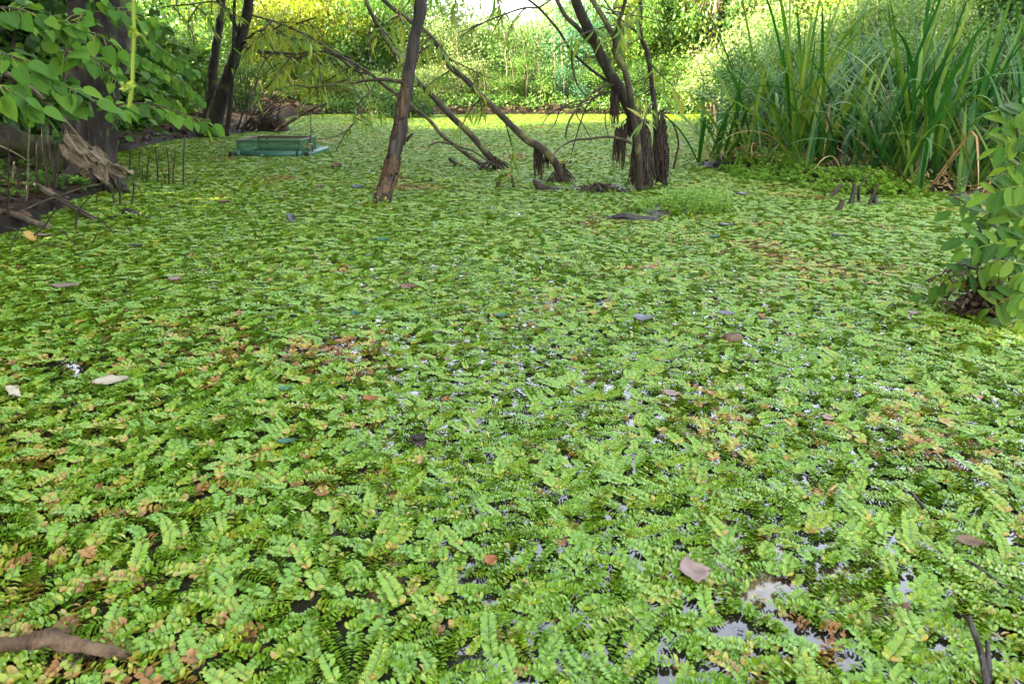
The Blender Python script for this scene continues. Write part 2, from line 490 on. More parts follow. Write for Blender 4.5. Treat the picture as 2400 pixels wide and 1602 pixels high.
def leaf_mesh(name, tm, mat, tint=0.5):
    return mesh(name, tm[0], tm[1], mat, np.full(len(tm[0]), tint))

# ================================================================== the setting
def g2(u, v):
    p = G(u, v); return (p[0], p[1])
POND = [(-5.2, -2.5), (-4.6, 1.0), (-4.0, 2.6), g2(-120, 590), g2(30, 552), g2(120, 508), g2(190, 466), g2(265, 446), g2(268, 405), g2(258, 362),
        g2(330, 346), g2(395, 331), g2(470, 322), g2(560, 314), g2(640, 302), g2(655, 284), g2(700, 271), g2(800, 268), g2(950, 269.5),
        g2(1200, 269), g2(1400, 268.5), g2(1640, 268), g2(1730, 276), g2(1735, 320), g2(1690, 368), g2(1628, 389), g2(1690, 400), g2(1800, 414), g2(1930, 446),
        g2(2060, 462), g2(2210, 452), g2(2330, 446), g2(2500, 452), (5.9, 5.6), (4.9, 4.3), (3.7, 3.0), (3.3, 1.8), (3.2, 0.4), (3.4, -2.5)]
POND = np.array(POND)
def pond_sd(x, y):
    """signed distance to the pond edge, positive on land"""
    x = np.asarray(x, float); y = np.asarray(y, float)
    d = np.full(x.shape, 1e9); inside = np.zeros(x.shape, bool)
    n = len(POND)
    for i in range(n):
        a, b = POND[i], POND[(i + 1) % n]
        e = b - a
        t = np.clip(((x - a[0]) * e[0] + (y - a[1]) * e[1]) / (e @ e + 1e-12), 0, 1)
        d = np.minimum(d, np.hypot(x - a[0] - t * e[0], y - a[1] - t * e[1]))
        c = ((a[1] > y) != (b[1] > y)) & (x < (b[0] - a[0]) * (y - a[1]) / (b[1] - a[1] + 1e-12) + a[0])
        inside ^= c
    return np.where(inside, -d, d)
def land_z(x, y):
    d = pond_sd(x, y) + (fbm(np.asarray(x) * 1.7, np.asarray(y) * 1.7, 5, 3) - 0.5) * 0.28 * sstep(3, 12, np.asarray(y)) + (fbm(np.asarray(x) * 5, np.asarray(y) * 5, 8, 2) - 0.5) * 0.12
    far = sstep(19.5, 21.0, y) * sstep(-8.5, -6.5, x)                    # steep cut bank on the far side
    right = sstep(2.2, 4.0, x) * sstep(12, 10, y)                        # marshy edge under the reeds
    rise = 0.06 + 0.20 * (1 - far) * (1 - right) * (1 - np.exp(-np.maximum(d, 0) / 0.9)) + 0.20 * far * sstep(0.0, 0.35, d)
    z = np.where(d > 0, rise * sstep(0, 0.18, d) + 0.0, -0.35 * sstep(0, 0.8, -d))
    z = z + np.where(d > 0, 1, 0) * (0.30 * sstep(0.4, 4.0, d) * (1 - right) + 0.05 * np.maximum(y - 24, 0) * sstep(24, 31, y) * sstep(90, 30, y))
    hill = sstep(6.0, 15.0, x - 0.10 * (y - 12)) * sstep(8, 15, y)
    z = z + 4.6 * hill * sstep(0.3, 4, d)
    z = z + np.where(d > 0.05, (fbm(np.asarray(x) * 2.3, np.asarray(y) * 2.3, 31, 4) - 0.5) * 0.22, 0) * sstep(0.05, 0.7, d)
    return z
def lz(x, y):
    return float(land_z(np.array([x]), np.array([y]))[0])

def axis(lo, hi, step, ends):
    core = np.arange(lo, hi + 1e-6, step)
    out = [hi]; s = step
    while out[-1] < ends[1]: s *= 1.28; out.append(out[-1] + s)
    left = [lo]; s = step
    while left[-1] > ends[0]: s *= 1.28; left.append(left[-1] - s)
    return np.concatenate([left[:0:-1], core, out[1:]])
gx = axis(-13, 14, 0.17, (-420, 420)); gy = axis(-1, 27, 0.17, (-300, 420))
X, Y = np.meshgrid(gx, gy)
Z = land_z(X, Y)
nx, ny = len(gx), len(gy)
i, j = np.meshgrid(np.arange(ny - 1), np.arange(nx - 1), indexing='ij')
a = (i * nx + j).ravel()
F = np.stack([a, a + 1, a + nx + 1, a + nx], 1)
obj('ground', np.stack([X, Y, Z], -1).reshape(-1, 3), F, M['ground'], kind='structure')

cx = np.linspace(-12, 12, 2); cy = np.linspace(-3, 24, 2)
obj('pond_water', [(-14, -3, 0), (14, -3, 0), (14, 24, 0), (-14, 24, 0)], [(0, 1, 2, 3)], M['water'], kind='structure')

# ------------------------------------------------------------------ floating fern mat
fern_col = bpy.data.collections.new('fern_sprigs')        # the sprigs the mat is made of; never linked to the scene itself
def frond(seed, pairs, mat, base_tint, sz=1.0, curve=0.0):
    r = np.random.default_rng(seed)
    Vs, Fs, Ts = [], [], []
    prof = [(0, .18), (.2, .78), (.5, 1.0), (.8, .82), (1.0, .28)]
    n = 0
    gap = 0.0082 * sz
    x = 0; heading = 0.0; pos = np.zeros(3)
    for k in range(pairs):
        f = k / max(1, pairs - 1)
        size = sz * (0.0175 * (0.72 + 0.40 * math.sin(math.pi * min(1, 0.22 + 0.72 * f)))) * (1 - 0.45 * max(0, (f - 0.78) / 0.22))
        heading += curve / pairs
        fw = np.array([math.cos(heading), math.sin(heading), 0]); lf = np.array([-fw[1], fw[0], 0])
        pos = pos + fw * gap * (0.9 + 0.25 * r.random())
        for sgn in (1, -1):
            if r.random() < 0.03: continue
            up = R(r.normal(20, 10)); swp = R(r.normal(16, 9))
            out = lf * sgn * math.cos(swp) + fw * math.sin(swp)
            ax = out * math.cos(up) + np.array([0, 0, 1]) * math.sin(up)
            pit = R(r.normal(24, 9))                              # each leaf overlaps the next like a shingle
            nr0 = np.cross(ax, np.cross(np.array([0, 0, 1.0]), ax)); nr0 /= np.linalg.norm(nr0)
            sd = np.cross(nr0, ax)
            if np.dot(sd, fw) < 0: sd = -sd
            s2 = sd * math.cos(pit) + nr0 * math.sin(pit)
            nr = np.cross(ax, s2)
            if nr[2] < 0: nr = -nr
            L = size * (0.92 + 0.18 * r.random()); Wd = L * 0.52
            tt = base_tint + r.normal(0, 0.07) - 0.32 * max(0, 0.28 - f) / 0.28 * r.random()
            for (t, hw) in prof:
                zz = 0.10 * L * math.sin(t * 3.0)
                for q in (-1, 0, 1):
                    Vs.append(pos + np.array([0, 0, 0.003]) + ax * (t * L) + s2 * (q * hw * Wd * 0.5) + nr * (zz + (0.10 * L * hw if q else 0)))
                    Ts.append(tt)
            for a_ in range(4):
                b = n + a_ * 3
                Fs += [(b, b + 3, b + 4, b + 1), (b + 1, b + 4, b + 5, b + 2)]
            n += 15
    V = np.array(Vs)
    V[:, :2] -= V[:, :2].mean(0)
    return mesh('fern_sprig', V, np.array(Fs), mat, Ts)
specs = []
for k in range(13):
    specs.append((100 + k, int(rng.integers(9, 16)), M['fern'], float(rng.uniform(.42, .80)), float(rng.uniform(.64, .84)), float(rng.normal(0, .5))))
specs += [(130, 9, M['fern'], .30, .9, .3), (131, 7, M['fern'], .22, .85, -.4), (132, 8, M['fern'], .12, .8, .2)]
specs += [(140, 6, M['fern_brown'], .45, .8, .5), (141, 4, M['fern_brown'], .3, .75, -.3)]
sprig_me = []
for s_ in specs:
    me = frond(*s_)
    sprig_me.append(me)
    o = bpy.data.objects.new('fern_sprig_source_%02d' % len(sprig_me), me)
    fern_col.objects.link(o)
NG, NY, NB = 13, 3, 2
SP = 0.0300
xs = np.arange(-16, 16, SP); ys = np.arange(0.35, 21.95, SP)
X, Y = np.meshgrid(xs, ys)
X = (X + rng.uniform(-.5, .5, X.shape) * SP * 1.1).ravel(); Y = (Y + rng.uniform(-.5, .5, Y.shape) * SP * 1.1).ravel()
k = np.abs(X) < 0.80 * Y + 2.2
X, Y = X[k], Y[k]
k = (rng.random(X.shape) < np.interp(Y, [0, 5, 9, 22], [1, 1, .72, .6])) & (pond_sd(X, Y) < 0.05)
X, Y = X[k], Y[k]
# gaps of open water
q = fbm(X * 2.2, Y * 2.2, 3, 4)
fine = fbm(X * 7, Y * 7, 4, 3)
gap = 0.6 * q + 0.4 * fine
thr = np.full(X.shape, 0.215)
def patch(u, v, ru, rv, amt):
    global thr
    c = G(u, v); e = G(u + ru, v); f_ = G(u, v - rv)
    d2 = ((X - c[0]) / abs(e[0] - c[0])) ** 2 + ((Y - c[1]) / abs(f_[1] - c[1])) ** 2
    thr = thr + amt * np.exp(-d2)
patch(930, 705, 170, 26, 0.17); patch(650, 755, 120, 12, 0.14); patch(1050, 700, 60, 14, 0.12)
patch(1150, 395, 330, 26, 0.14); patch(700, 395, 260, 22, 0.10); patch(730, 590, 60, 12, 0.14)
patch(130, 862, 90, 18, 0.14); patch(30, 790, 60, 14, 0.08); patch(270, 690, 90, 12, 0.12); patch(40, 700, 70, 12, 0.13)
patch(2060, 1440, 330, 150, 0.06); patch(1600, 1240, 90, 40, 0.06); patch(1200, 860, 300, 80, 0.05)
patch(1950, 470, 150, 10, 0.06); patch(300, 480, 200, 30, 0.03); patch(2330, 850, 60, 60, 0.10)
patch(1300, 1500, 900, 200, 0.01); patch(230, 1560, 120, 60, 0.05)
keep = gap > thr
holes = [(1735, 1490, 36, 52), (1600, 1574, 60, 20), (1822, 1436, 28, 16), (1880, 1378, 36, 11), (1820, 1505, 22, 13), (1840, 1560, 20, 14), (1960, 1330, 24, 7), (2110, 1385, 20, 6), (2180, 1495, 22, 11), (1755, 1402, 14, 11), (1530, 1436, 18, 10), (1210, 1560, 70, 12), (700, 1425, 40, 9)]
for (u, v, ru, rv) in holes:
    if ru == 0: continue
    c = G(u, v); e = G(u + ru, v); f_ = G(u, v - rv)
    wob = 1 + 0.9 * (fbm(X * 14, Y * 14, 77, 3) - 0.5)
    d2 = ((X - c[0]) / abs(e[0] - c[0])) ** 2 + ((Y - c[1]) / abs(f_[1] - c[1])) ** 2
    keep &= d2 > 1.25 * wob
X, Y = X[keep], Y[keep]; gap = gap[keep]; thr = thr[keep]
nf = len(X)
old = fbm(X * 1.6, Y * 1.6, 21, 4) + rng.normal(0, .09, nf) - 0.25 * np.clip(0.05 - (gap - thr), 0, 0.05) / 0.05
idx = rng.integers(0, NG, nf)
sel = rng.random(nf)
idx = np.where(old < 0.27, NG + rng.integers(0, NY, nf), idx)
idx = np.where((old < 0.185) | (sel < 0.012), NG + NY + rng.integers(0, NB, nf), idx)
flow = fbm(X * 1.6, Y * 1.6, 51, 3) * 11 + fbm(X * 6, Y * 6, 52, 2) * 7
rot = np.stack([rng.normal(0, .08, nf), rng.normal(0, .08, nf), flow + rng.normal(0, .45, nf) + math.pi * (rng.random(nf) < .5)], 1)
scl = rng.uniform(.82, 1.22, nf) * (0.88 + 0.3 * fbm(X * .9, Y * .9, 61, 2))
zz = rng.uniform(-0.002, 0.006, nf)
me = mesh('floating_fern_mat', np.stack([X, Y, zz], 1), np.zeros((0, 4), int))
at = me.attributes.new('rot', 'FLOAT_VECTOR', 'POINT'); at.data.foreach_set('vector', rot.astype(np.float32).ravel())
at = me.attributes.new('siz', 'FLOAT', 'POINT'); at.data.foreach_set('value', scl.astype(np.float32))
at = me.attributes.new('pick', 'INT', 'POINT'); at.data.foreach_set('value', idx.astype(np.int32))
mat_o = link('floating_fern_mat', me); mat_o['kind'] = 'stuff'
mat_o['label'] = 'bright green mat of floating water ferns covering the whole pond'
mat_o['category'] = 'water ferns'
ng = bpy.data.node_groups.new('place_sprigs', 'GeometryNodeTree')
ng.interface.new_socket('Geometry', in_out='INPUT', socket_type='NodeSocketGeometry')
ng.interface.new_socket('Geometry', in_out='OUTPUT', socket_type='NodeSocketGeometry')
gi = ng.nodes.new('NodeGroupInput'); go = ng.nodes.new('NodeGroupOutput')
ci = ng.nodes.new('GeometryNodeCollectionInfo'); ci.inputs['Collection'].default_value = fern_col
ci.inputs['Separate Children'].default_value = True; ci.inputs['Reset Children'].default_value = True
ip = ng.nodes.new('GeometryNodeInstanceOnPoints'); ip.inputs['Pick Instance'].default_value = True
def nattr(nm, ty):
    n = ng.nodes.new('GeometryNodeInputNamedAttribute'); n.data_type = ty
    n.inputs['Name'].default_value = nm
    return n.outputs['Attribute']
er = ng.nodes.new('FunctionNodeEulerToRotation')
ng.links.new(nattr('rot', 'FLOAT_VECTOR'), er.inputs[0])
ng.links.new(gi.outputs[0], ip.inputs['Points']); ng.links.new(ci.outputs[0], ip.inputs['Instance'])
ng.links.new(er.outputs[0], ip.inputs['Rotation']); ng.links.new(nattr('siz', 'FLOAT'), ip.inputs['Scale'])
ng.links.new(nattr('pick', 'INT'), ip.inputs['Instance Index'])
ng.links.new(ip.outputs[0], go.inputs[0])
md = mat_o.modifiers.new('place_sprigs', 'NODES'); md.node_group = ng
print('ferns', nf)

# ================================================================== trees standing in the pond
def path(px, Y0, Y1=None):
    """pixel outline points of a leaning limb -> a path in the place, from depth Y0 at its foot to Y1 at its far end"""
    Y1 = Y0 if Y1 is None else Y1
    n = len(px)
    return np.array([P(u, v, Y0 + (Y1 - Y0) * k / max(1, n - 1)) for k, (u, v) in enumerate(px)])
def pxr(w, Y):
    return w * 0.5 / 1600 * Y * 0.84
def limb(name, parent, px, Y0, Y1, widths, mat, sides=9, seed=0, rough=0.18, wob=0.0, n=None, ridge=0.0):
    pts = path(px, Y0, Y1)
    Y1 = Y0 if Y1 is None else Y1
    rad = [pxr(w_, Y0 + (Y1 - Y0) * k / max(1, len(widths) - 1)) for k, w_ in enumerate(widths)]
    V, F = tube(pts, rad, sides, n or len(px) * 6, rough, seed, True, ridge, wob, 26.0)
    return obj(name, V, F, mat, parent)
lance_me = [leaf_mesh('willow_leaf', leaf_tmpl([(0, .06), (.15, .6), (.35, 1), (.55, .92), (.75, .6), (.9, .28), (1, .02)], 1, wd, fo, dr), M['willow'], tn)
            for wd, fo, dr, tn in ((.15, .12, .22, .45), (.17, .18, .05, .55), (.13, .10, .40, .35), (.18, .2, .3, .75))]
def leaves_on(parent, pts, count, size, meshes, spread=0.0, hang=0.6, name='leaf', r=None, az=None):
    """single leaves along a twig, each its own part"""
    r = r or np.random.default_rng(int(abs(pts[0][0]) * 977 + count))
    C = spline(pts, 40)
    for k in range(count):
        i = int(r.uniform(4, 39))
        t = C[min(39, i)] - C[i - 2]; t /= np.linalg.norm(t) + 1e-9
        d = t * r.uniform(.2, 1) + r.normal(0, .55, 3) + np.array([0, 0, -hang * r.uniform(.2, 1.2)])
        d = Vector(d).normalized()
        n = Vector((r.normal(0, .5), r.normal(-.3, .5), 1)).normalized()
        y = n.cross(d).normalized(); z = d.cross(y)
        m = Matrix((d, y, z)).transposed()
        place(name, meshes[int(r.integers(len(meshes)))], parent, C[i] + r.normal(0, spread + 1e-4, 3), m, float(size * r.uniform(.7, 1.25)))
def twigs(parent, pts_list, r0, r1, mat, seed=0, name='twig'):
    out = []
    for k, p in enumerate(pts_list):
        V, F = tube(p, [r0, (r0 + r1) / 2, r1], 5, 14, 0.1, seed + k, False, 0, 0.012)
        out.append((V, F))
    V, F = join(out)
    return obj(name, V, F, mat, parent)
def strands(centers, lens, rad, seed, down=np.array([0, 0, -1.0]), sway=0.02, seg=4):
    """hanging fibrous roots as thin three-sided threads, one mesh"""
    r = np.random.default_rng(seed)
    Vs, Fs, n = [], [], 0
    for c, L in zip(centers, lens):
        c = np.array(c, float)
        dx, dy = r.normal(0, sway, 2)
        ph = r.uniform(0, 6)
        for k in range(seg + 1):
            f = k / seg
            q = c + down * L * f + np.array([dx * f + 0.5 * sway * math.sin(ph + 5 * f), dy * f, 0])
            rr = rad * (1.15 - 0.8 * f)
            for a in range(3):
                Vs.append(q + rr * np.array([math.cos(a * 2.094 + ph), math.sin(a * 2.094 + ph), 0]))
        for k in range(seg):
            for a in range(3):
                b = (a + 1) % 3
                Fs.append((n + k * 3 + a, n + k * 3 + b, n + k * 3 + 3 + b, n + k * 3 + 3 + a))
        n += 3 * (seg + 1)
    return np.array(Vs), np.array(Fs)
def tuft(center, rx, ry, h, nleaf, size, seed, tm=ROUND, up=0.6):
    r = np.random.default_rng(seed)
    a = r.uniform(0, 2 * math.pi, nleaf); q = np.sqrt(r.random(nleaf))
    x = np.cos(a) * q * rx; y = np.sin(a) * q * ry
    z = h * r.random(nleaf) * np.sqrt(np.maximum(0, 1 - q * q * .8))
    pos = np.array(center) + np.stack([x, y, z], 1)
    ax = np.stack([np.cos(a), np.sin(a), np.full(nleaf, .25)], 1) + r.normal(0, .5, (nleaf, 3))
    nr = np.stack([np.zeros(nleaf), np.zeros(nleaf), np.ones(nleaf)], 1) * up + r.normal(0, .45, (nleaf, 3))
    V, F = scatter(tm[0], tm[1], pos, ax, nr, size * r.uniform(.6, 1.3, nleaf))
    return V, F, np.repeat(np.clip(r.normal(.5, .2, nleaf), 0, 1), len(tm[0]))

# ---- the upright dead trunk in the middle
b = G(889, 478); Yc = b[1]
t = thing('dead_tree', 'thick leaning dead trunk with peeling bark rising from the pond in the middle', 'dead tree', b)
px = [(886, 486), (900, 450), (918, 395), (932, 330), (945, 262), (958, 185), (970, 105), (982, 30), (990, -60), (996, -160)]
limb('trunk', t, px, Yc, Yc + .25, [46, 40, 37, 35, 33, 30, 29, 28, 26, 24], M['bark_dead'], 22, 3, .34, .012, 150, .22)
# peeling bark: curved ragged sheets proud of the wood, mostly on the lower half
C = spline(path(px, Yc, Yc + .25), 140)
rb = np.random.default_rng(5)
for k in range(30):
    i0 = int(rb.uniform(2, 74)); ln = int(rb.uniform(5, 17)); a0 = rb.uniform(-3.9, 0.7); wd = rb.uniform(.5, 1.3)
    base_r = pxr(np.interp(i0, [0, 60, 140], [46, 34, 26]), Yc) * .97
    na, nl = 7, 9
    V = []
    for q in range(nl):
        c = C[min(139, i0 + int(ln * q / (nl - 1)))]
        for s_ in range(na):
            e = (s_ / (na - 1) - .5)
            a_ = a0 + wd * e * (0.55 + 0.45 * math.sin(math.pi * (q + .5) / nl)) + rb.normal(0, .05)
            rr = base_r * (1.06 + .10 * rb.random() + (.18 * abs(e) * 2 if k % 3 == 0 else 0))
            V.append(c + np.array([math.cos(a_) * rr, math.sin(a_) * rr, rb.normal(0, .008)]))
    F = [(q * na + s_, q * na + s_ + 1, (q + 1) * na + s_ + 1, (q + 1) * na + s_) for q in range(nl - 1) for s_ in range(na - 1)]
    o = obj('bark_flake', V, F, M['bark_peel'], t)
    so = o.modifiers.new('thick', 'SOLIDIFY'); so.thickness = 0.008
V, F, T = tuft(b + np.array([-.015, -.07, .0]), .10, .06, .075, 110, .03, 4)
obj('fern_tuft', V, F, M['fern'], t, T)
limb('broken_twig', t, [(952, 330), (962, 318), (970, 312)], Yc - .05, Yc - .1, [9, 7, 3], M['twig'], 6, 5)
limb('branch', t, [(948, 193), (897, 186), (851, 189), (825, 193), (812, 186), (780, 196), (735, 205), (690, 201), (640, 215)], Yc + .1, Yc + .5, [11, 8, 7, 6, 5, 5, 4, 3, 2], M['bark_stem'], 7, 8, .1, .01)

# ---- three thin willow stems leaning to the left behind it
def willow_stem(label, px, Y0, Y1, widths, seed):
    f = P(px[0][0], px[0][1], Y0)
    t = thing('leaning_willow', label, 'tree', (f[0], f[1], 0), 'willow stems leaning over the pond')
    limb('trunk', t, px, Y0, Y1, widths, M['bark_stem'], 10, seed, .10, .012, 70)
    return t
yA = G(1160, 398)[1]
wA = willow_stem('straight willow stem leaning left, rising from the clump of rootlets', [(1172, 408), (1160, 383), (1106, 319), (1055, 271), (1012, 222), (976, 189), (948, 156), (910, 100), (884, 56), (864, 15), (840, -50), (815, -120)], yA, yA - .3, [26, 21, 17, 16, 15, 14, 13, 12, 11, 10, 9, 8], 21)
yB = G(1316, 428)[1]
wB = willow_stem('longest willow stem with a kink and hanging rootlets above its foot', [(1326, 432), (1311, 396), (1290, 366), (1262, 343), (1234, 328), (1198, 294), (1158, 255), (1119, 217), (1089, 184), (1055, 156), (1030, 115), (1004, 79), (966, 51), (928, 26), (897, 0), (860, -40), (800, -90)], yB, yB - .2, [34, 22, 22, 22, 20, 18, 17, 16, 15, 15, 14, 12, 12, 11, 10, 9, 8], 22)
yC = G(1140, 400)[1]
wC = willow_stem('thinnest willow stem with a long arching top of yellowing leaves', [(1142, 402), (1130, 386), (1106, 370), (1068, 342), (1037, 317), (1012, 286), (979, 260), (943, 232), (907, 204), (864, 171), (833, 151), (783, 123), (732, 89), (681, 64), (630, 46), (580, 34)], yC + .15, yC + 1.0, [13, 12, 12, 11, 11, 10, 10, 9, 9, 8, 8, 7, 6, 5, 4, 3], 23)
limb('branch', wC, [(870, 175), (833, 166), (800, 140), (757, 121), (688, 126), (617, 125), (576, 112)], yC + .6, yC + 1.4, [6, 6, 6, 5, 5, 4, 3], M['bark_stem'], 6, 31, .1, .01)
limb('branch', wC, [(880, 190), (870, 214), (845, 236), (835, 270), (820, 300), (785, 320), (745, 325)], yC + .6, yC - .2, [5, 4, 4, 4, 3, 3, 2], M['bark_stem'], 6, 32, .1, .01)
limb('branch', wC, [(1060, 338), (1030, 334), (1010, 340), (1000, 356)], yC + .1, yC - .3, [6, 5, 4, 2], M['bark_stem'], 6, 33, .1, .01)
limb('branch', wC, [(1050, 330), (1080, 345), (1110, 354), (1140, 375), (1165, 390)], yC + .1, yC - .2, [5, 5, 4, 4, 3], M['bark_stem'], 6, 34, .1, .01)
r = np.random.default_rng(41)
def hanging_twigs(parent, starts, Y, seed, n_leaf, size, length=(60, 160), dirs=(-1, 1), down=(0.2, 1.0), mat=None):
    r = np.random.default_rng(seed)
    paths = []
    for (u, v) in starts:
        L = r.uniform(*length); a = r.uniform(*down); s_ = r.choice(dirs)
        q = [(u, v)]
        for k in range(3):
            a += r.normal(.12, .15)
            u2 = q[-1][0] + s_ * math.cos(a) * L / 3; v2 = q[-1][1] + math.sin(a) * L / 3
            q.append((u2, v2))
        p = path(q, Y + r.normal(0, .12), Y + r.normal(0, .5))
        paths.append(p)
    twigs(parent, paths, pxr(4.0, Y), pxr(1.6, Y), mat or M['twig'], seed)
    for p in paths:
        leaves_on(parent, p, n_leaf, size, lance_me, 0.01, .7, r=r)
hanging_twigs(wC, [(600, 40), (640, 48), (680, 64), (720, 84), (760, 112), (790, 125), (690, 126), (640, 126), (730, 122), (830, 152), (850, 165), (800, 132), (620, 44), (660, 58), (710, 122), (770, 118)], yC + .9, 43, 15, .19, (70, 190))
hanging_twigs(wC, [(838, 262), (825, 292), (842, 240), (833, 275)], yC + .2, 44, 10, .15, (40, 90))
hanging_twigs(wA, [(900, 85), (884, 56), (915, 108), (960, 168), (985, 200), (870, 30), (930, 130)], yA - .2, 45, 12, .16, (60, 150))
hanging_twigs(wB, [(1040, 130), (1010, 85), (1060, 160), (1130, 228), (1180, 275), (940, 32), (1090, 184), (1020, 100), (985, 60), (910, 8)], yB - .1, 46, 12, .16, (60, 150))
hanging_twigs(wB, [(1000, -60), (1060, -70), (1110, -60), (1160, -60), (1020, -30)], yB, 47, 16, .17, (100, 170), (-1, 1), (.5, 1.4))
def rootlets(parent, c, n, spread, h, rad, seed):
    r = np.random.default_rng(seed)
    out = []
    for k in range(n):
        a = r.uniform(0, 6.28); d = spread * r.uniform(.4, 1)
        p = [c + np.array([r.normal(0, .02), r.normal(0, .02), h * r.uniform(.4, 1)]), c + np.array([math.cos(a) * d * .55, math.sin(a) * d * .4, h * r.uniform(.2, .6)]), c + np.array([math.cos(a) * d, math.sin(a) * d * .6, -.02])]
        out.append(tube(p, [rad, rad * .8, rad * .4], 5, 8, .2, seed + k, False))
    V, F = join(out)
    return obj('rootlets', V, F, M['roots'], parent)
rootlets(wA, G(1160, 400), 46, .30, .16, .008, 61)
rootlets(wB, G(1316, 428), 34, .18, .20, .009, 62)
V, F, T = tuft(G(1318, 424) + np.array([-.03, -.1, .02]), .09, .05, .09, 34, .045, 63); obj('fern_tuft', V, F, M['fern'], wB, T)
for (ua, ub, va, vb, n, sd_) in ((1252, 1272, 348, 425, 60, 64), (1276, 1286, 356, 402, 26, 65)):
    r = np.random.default_rng(sd_)
    cs = [P(r.uniform(ua, ub), va + r.normal(0, 3), yB + r.normal(0, .03)) for _ in range(n)]
    ls = [abs(P(0, va, yB)[2] - P(0, vb, yB)[2]) * r.uniform(.45, 1.05) for _ in range(n)]
    V, F = strands(cs, ls, .006, sd_, sway=.012); obj('hanging_roots', V, F, M['roots'], wB)

# ---- the forked willow on the right, its foot wrapped in dead rootlets
bR = G(1500, 444); yR = bR[1]
wR = thing('forked_willow', 'forked dark willow with shaggy root skirts round its feet, right of the middle', 'tree', bR)
limb('trunk', wR, [(1512, 452), (1506, 380), (1496, 300), (1470, 243), (1443, 194), (1417, 148), (1394, 97), (1366, 43), (1348, 0), (1318, -80), (1290, -160)], yR, yR - .4, [46, 40, 38, 32, 29, 27, 26, 25, 24, 22, 20], M['bark_dark'], 14, 71, .16, .015, 90)
limb('trunk', wR, [(1500, 446), (1497, 380), (1490, 300), (1483, 255), (1476, 217), (1463, 166), (1445, 128), (1440, 89), (1417, 48), (1389, 0), (1360, -60)], yR - .12, yR - .5, [22, 19, 18, 17, 17, 16, 17, 14, 14, 13, 12], M['bark_stem'], 10, 72, .12, .012, 80)
limb('branch', wR, [(1442, 110), (1442, 92), (1448, 64), (1466, 0), (1480, -70)], yR - .4, yR - .45, [12, 10, 10, 9, 8], M['bark_dark'], 8, 73, .12)
limb('branch', wR, [(1400, 112), (1379, 94), (1353, 64), (1328, 41), (1312, 14), (1302, -10), (1285, -70)], yR - .2, yR - .1, [14, 12, 11, 11, 10, 9, 8], M['bark_stem'], 8, 74, .12)
limb('branch', wR, [(1432, 192), (1422, 189), (1379, 158), (1340, 120), (1307, 69), (1264, 20), (1233, -4), (1200, -30)], yR - .2, yR + .1, [8, 8, 7, 7, 6, 6, 5, 4], M['bark_dark'], 7, 75, .1)
limb('branch', wR, [(1262, 19), (1225, 20), (1180, 35), (1130, 55), (1095, 75), (1072, 92)], yR, yR + .2, [5, 5, 4, 4, 3, 2], M['twig'], 6, 76, .1)
limb('branch', wR, [(1262, 19), (1285, 4), (1310, -10)], yR, yR + .1, [5, 4, 3], M['twig'], 6, 77, .1)
limb('branch', wR, [(1340, 121), (1341, 150), (1348, 185), (1360, 210), (1375, 225)], yR - .1, yR - .3, [6, 5, 5, 4, 3], M['twig'], 6, 78, .1)
limb('branch', wR, [(1436, 200), (1422, 199), (1400, 210), (1379, 227), (1358, 248), (1343, 268), (1330, 295), (1325, 324)], yR - .2, yR - .5, [6, 6, 6, 6, 7, 6, 5, 4], M['bark_stem'], 7, 79, .12)
limb('branch', wR, [(1432, 214), (1400, 225), (1375, 250), (1360, 290), (1345, 340), (1337, 372)], yR - .2, yR - .4, [5, 5, 4, 4, 3, 2], M['twig'], 6, 80, .1)
limb('branch', wR, [(1480, 336), (1468, 330), (1440, 322), (1417, 321), (1384, 325), (1350, 328), (1328, 336), (1310, 348), (1300, 360), (1295, 372)], yR - .2, yR - .6, [9, 8, 7, 6, 6, 6, 5, 5, 4, 3], M['bark_stem'], 7, 81, .1)
for k, q in enumerate([[(1420, 206), (1380, 236), (1330, 250), (1275, 262)], [(1415, 215), (1370, 245), (1310, 256), (1262, 278)], [(1372, 236), (1340, 242), (1290, 268), (1268, 300)], [(1385, 226), (1350, 262), (1372, 300), (1388, 330)], [(1418, 262), (1420, 290), (1430, 330)], [(1310, 258), (1300, 290), (1282, 312)]]):
    limb('twig', wR, q, yR - .3, yR - .5, [3.5, 3, 2], M['twig'], 5, 90 + k, .1, .01, 14)
# third stem further right
limb('trunk', wR, [(1552, 436), (1546, 380), (1540, 310), (1535, 255), (1529, 199), (1519, 128), (1504, 87), (1501, 0), (1503, -80)], yR + .25, yR + .05, [34, 24, 18, 14, 12, 12, 10, 9, 8], M['bark_dark'], 9, 82, .15, .012, 60)
limb('branch', wR, [(1508, 98), (1488, 72), (1470, 58), (1430, 20), (1405, -20)], yR, yR - .1, [7, 6, 5, 4, 3], M['twig'], 6, 83, .1)
def skirt(parent, u0, u1, vtop, vbot, Y, n, seed, rad=.006, dep=.12, over=.0):
    r = np.random.default_rng(seed)
    cs, ls = [], []
    for _ in range(n):
        a = r.uniform(0, 2 * math.pi)
        f = r.random() ** 1.1
        vt = vtop + (vbot - vtop) * (.75 * f + .1 * r.random())
        c0 = P((u0 + u1) / 2, vt, Y)
        hw = (pxr(u1 - u0, Y)) * (0.42 + .62 * min(1, f * 1.3) ** .6) * r.uniform(.8, 1.08)
        c = c0 + np.array([math.cos(a) * hw, math.sin(a) * min(hw, dep), 0])
        cs.append(c); ls.append(min(c[2] + .02, abs(P(0, vt, Y)[2] - P(0, vbot, Y)[2]) * r.uniform(.25, .8)))
    V, F = strands(cs, ls, rad, seed, sway=.02, seg=5)
    return obj('root_skirt', V, F, M['roots'], parent)
skirt(wR, 1478, 1532, 272, 446, yR - .06, 420, 101, .009)
skirt(wR, 1462, 1500, 255, 330, yR - .05, 140, 102, .008)
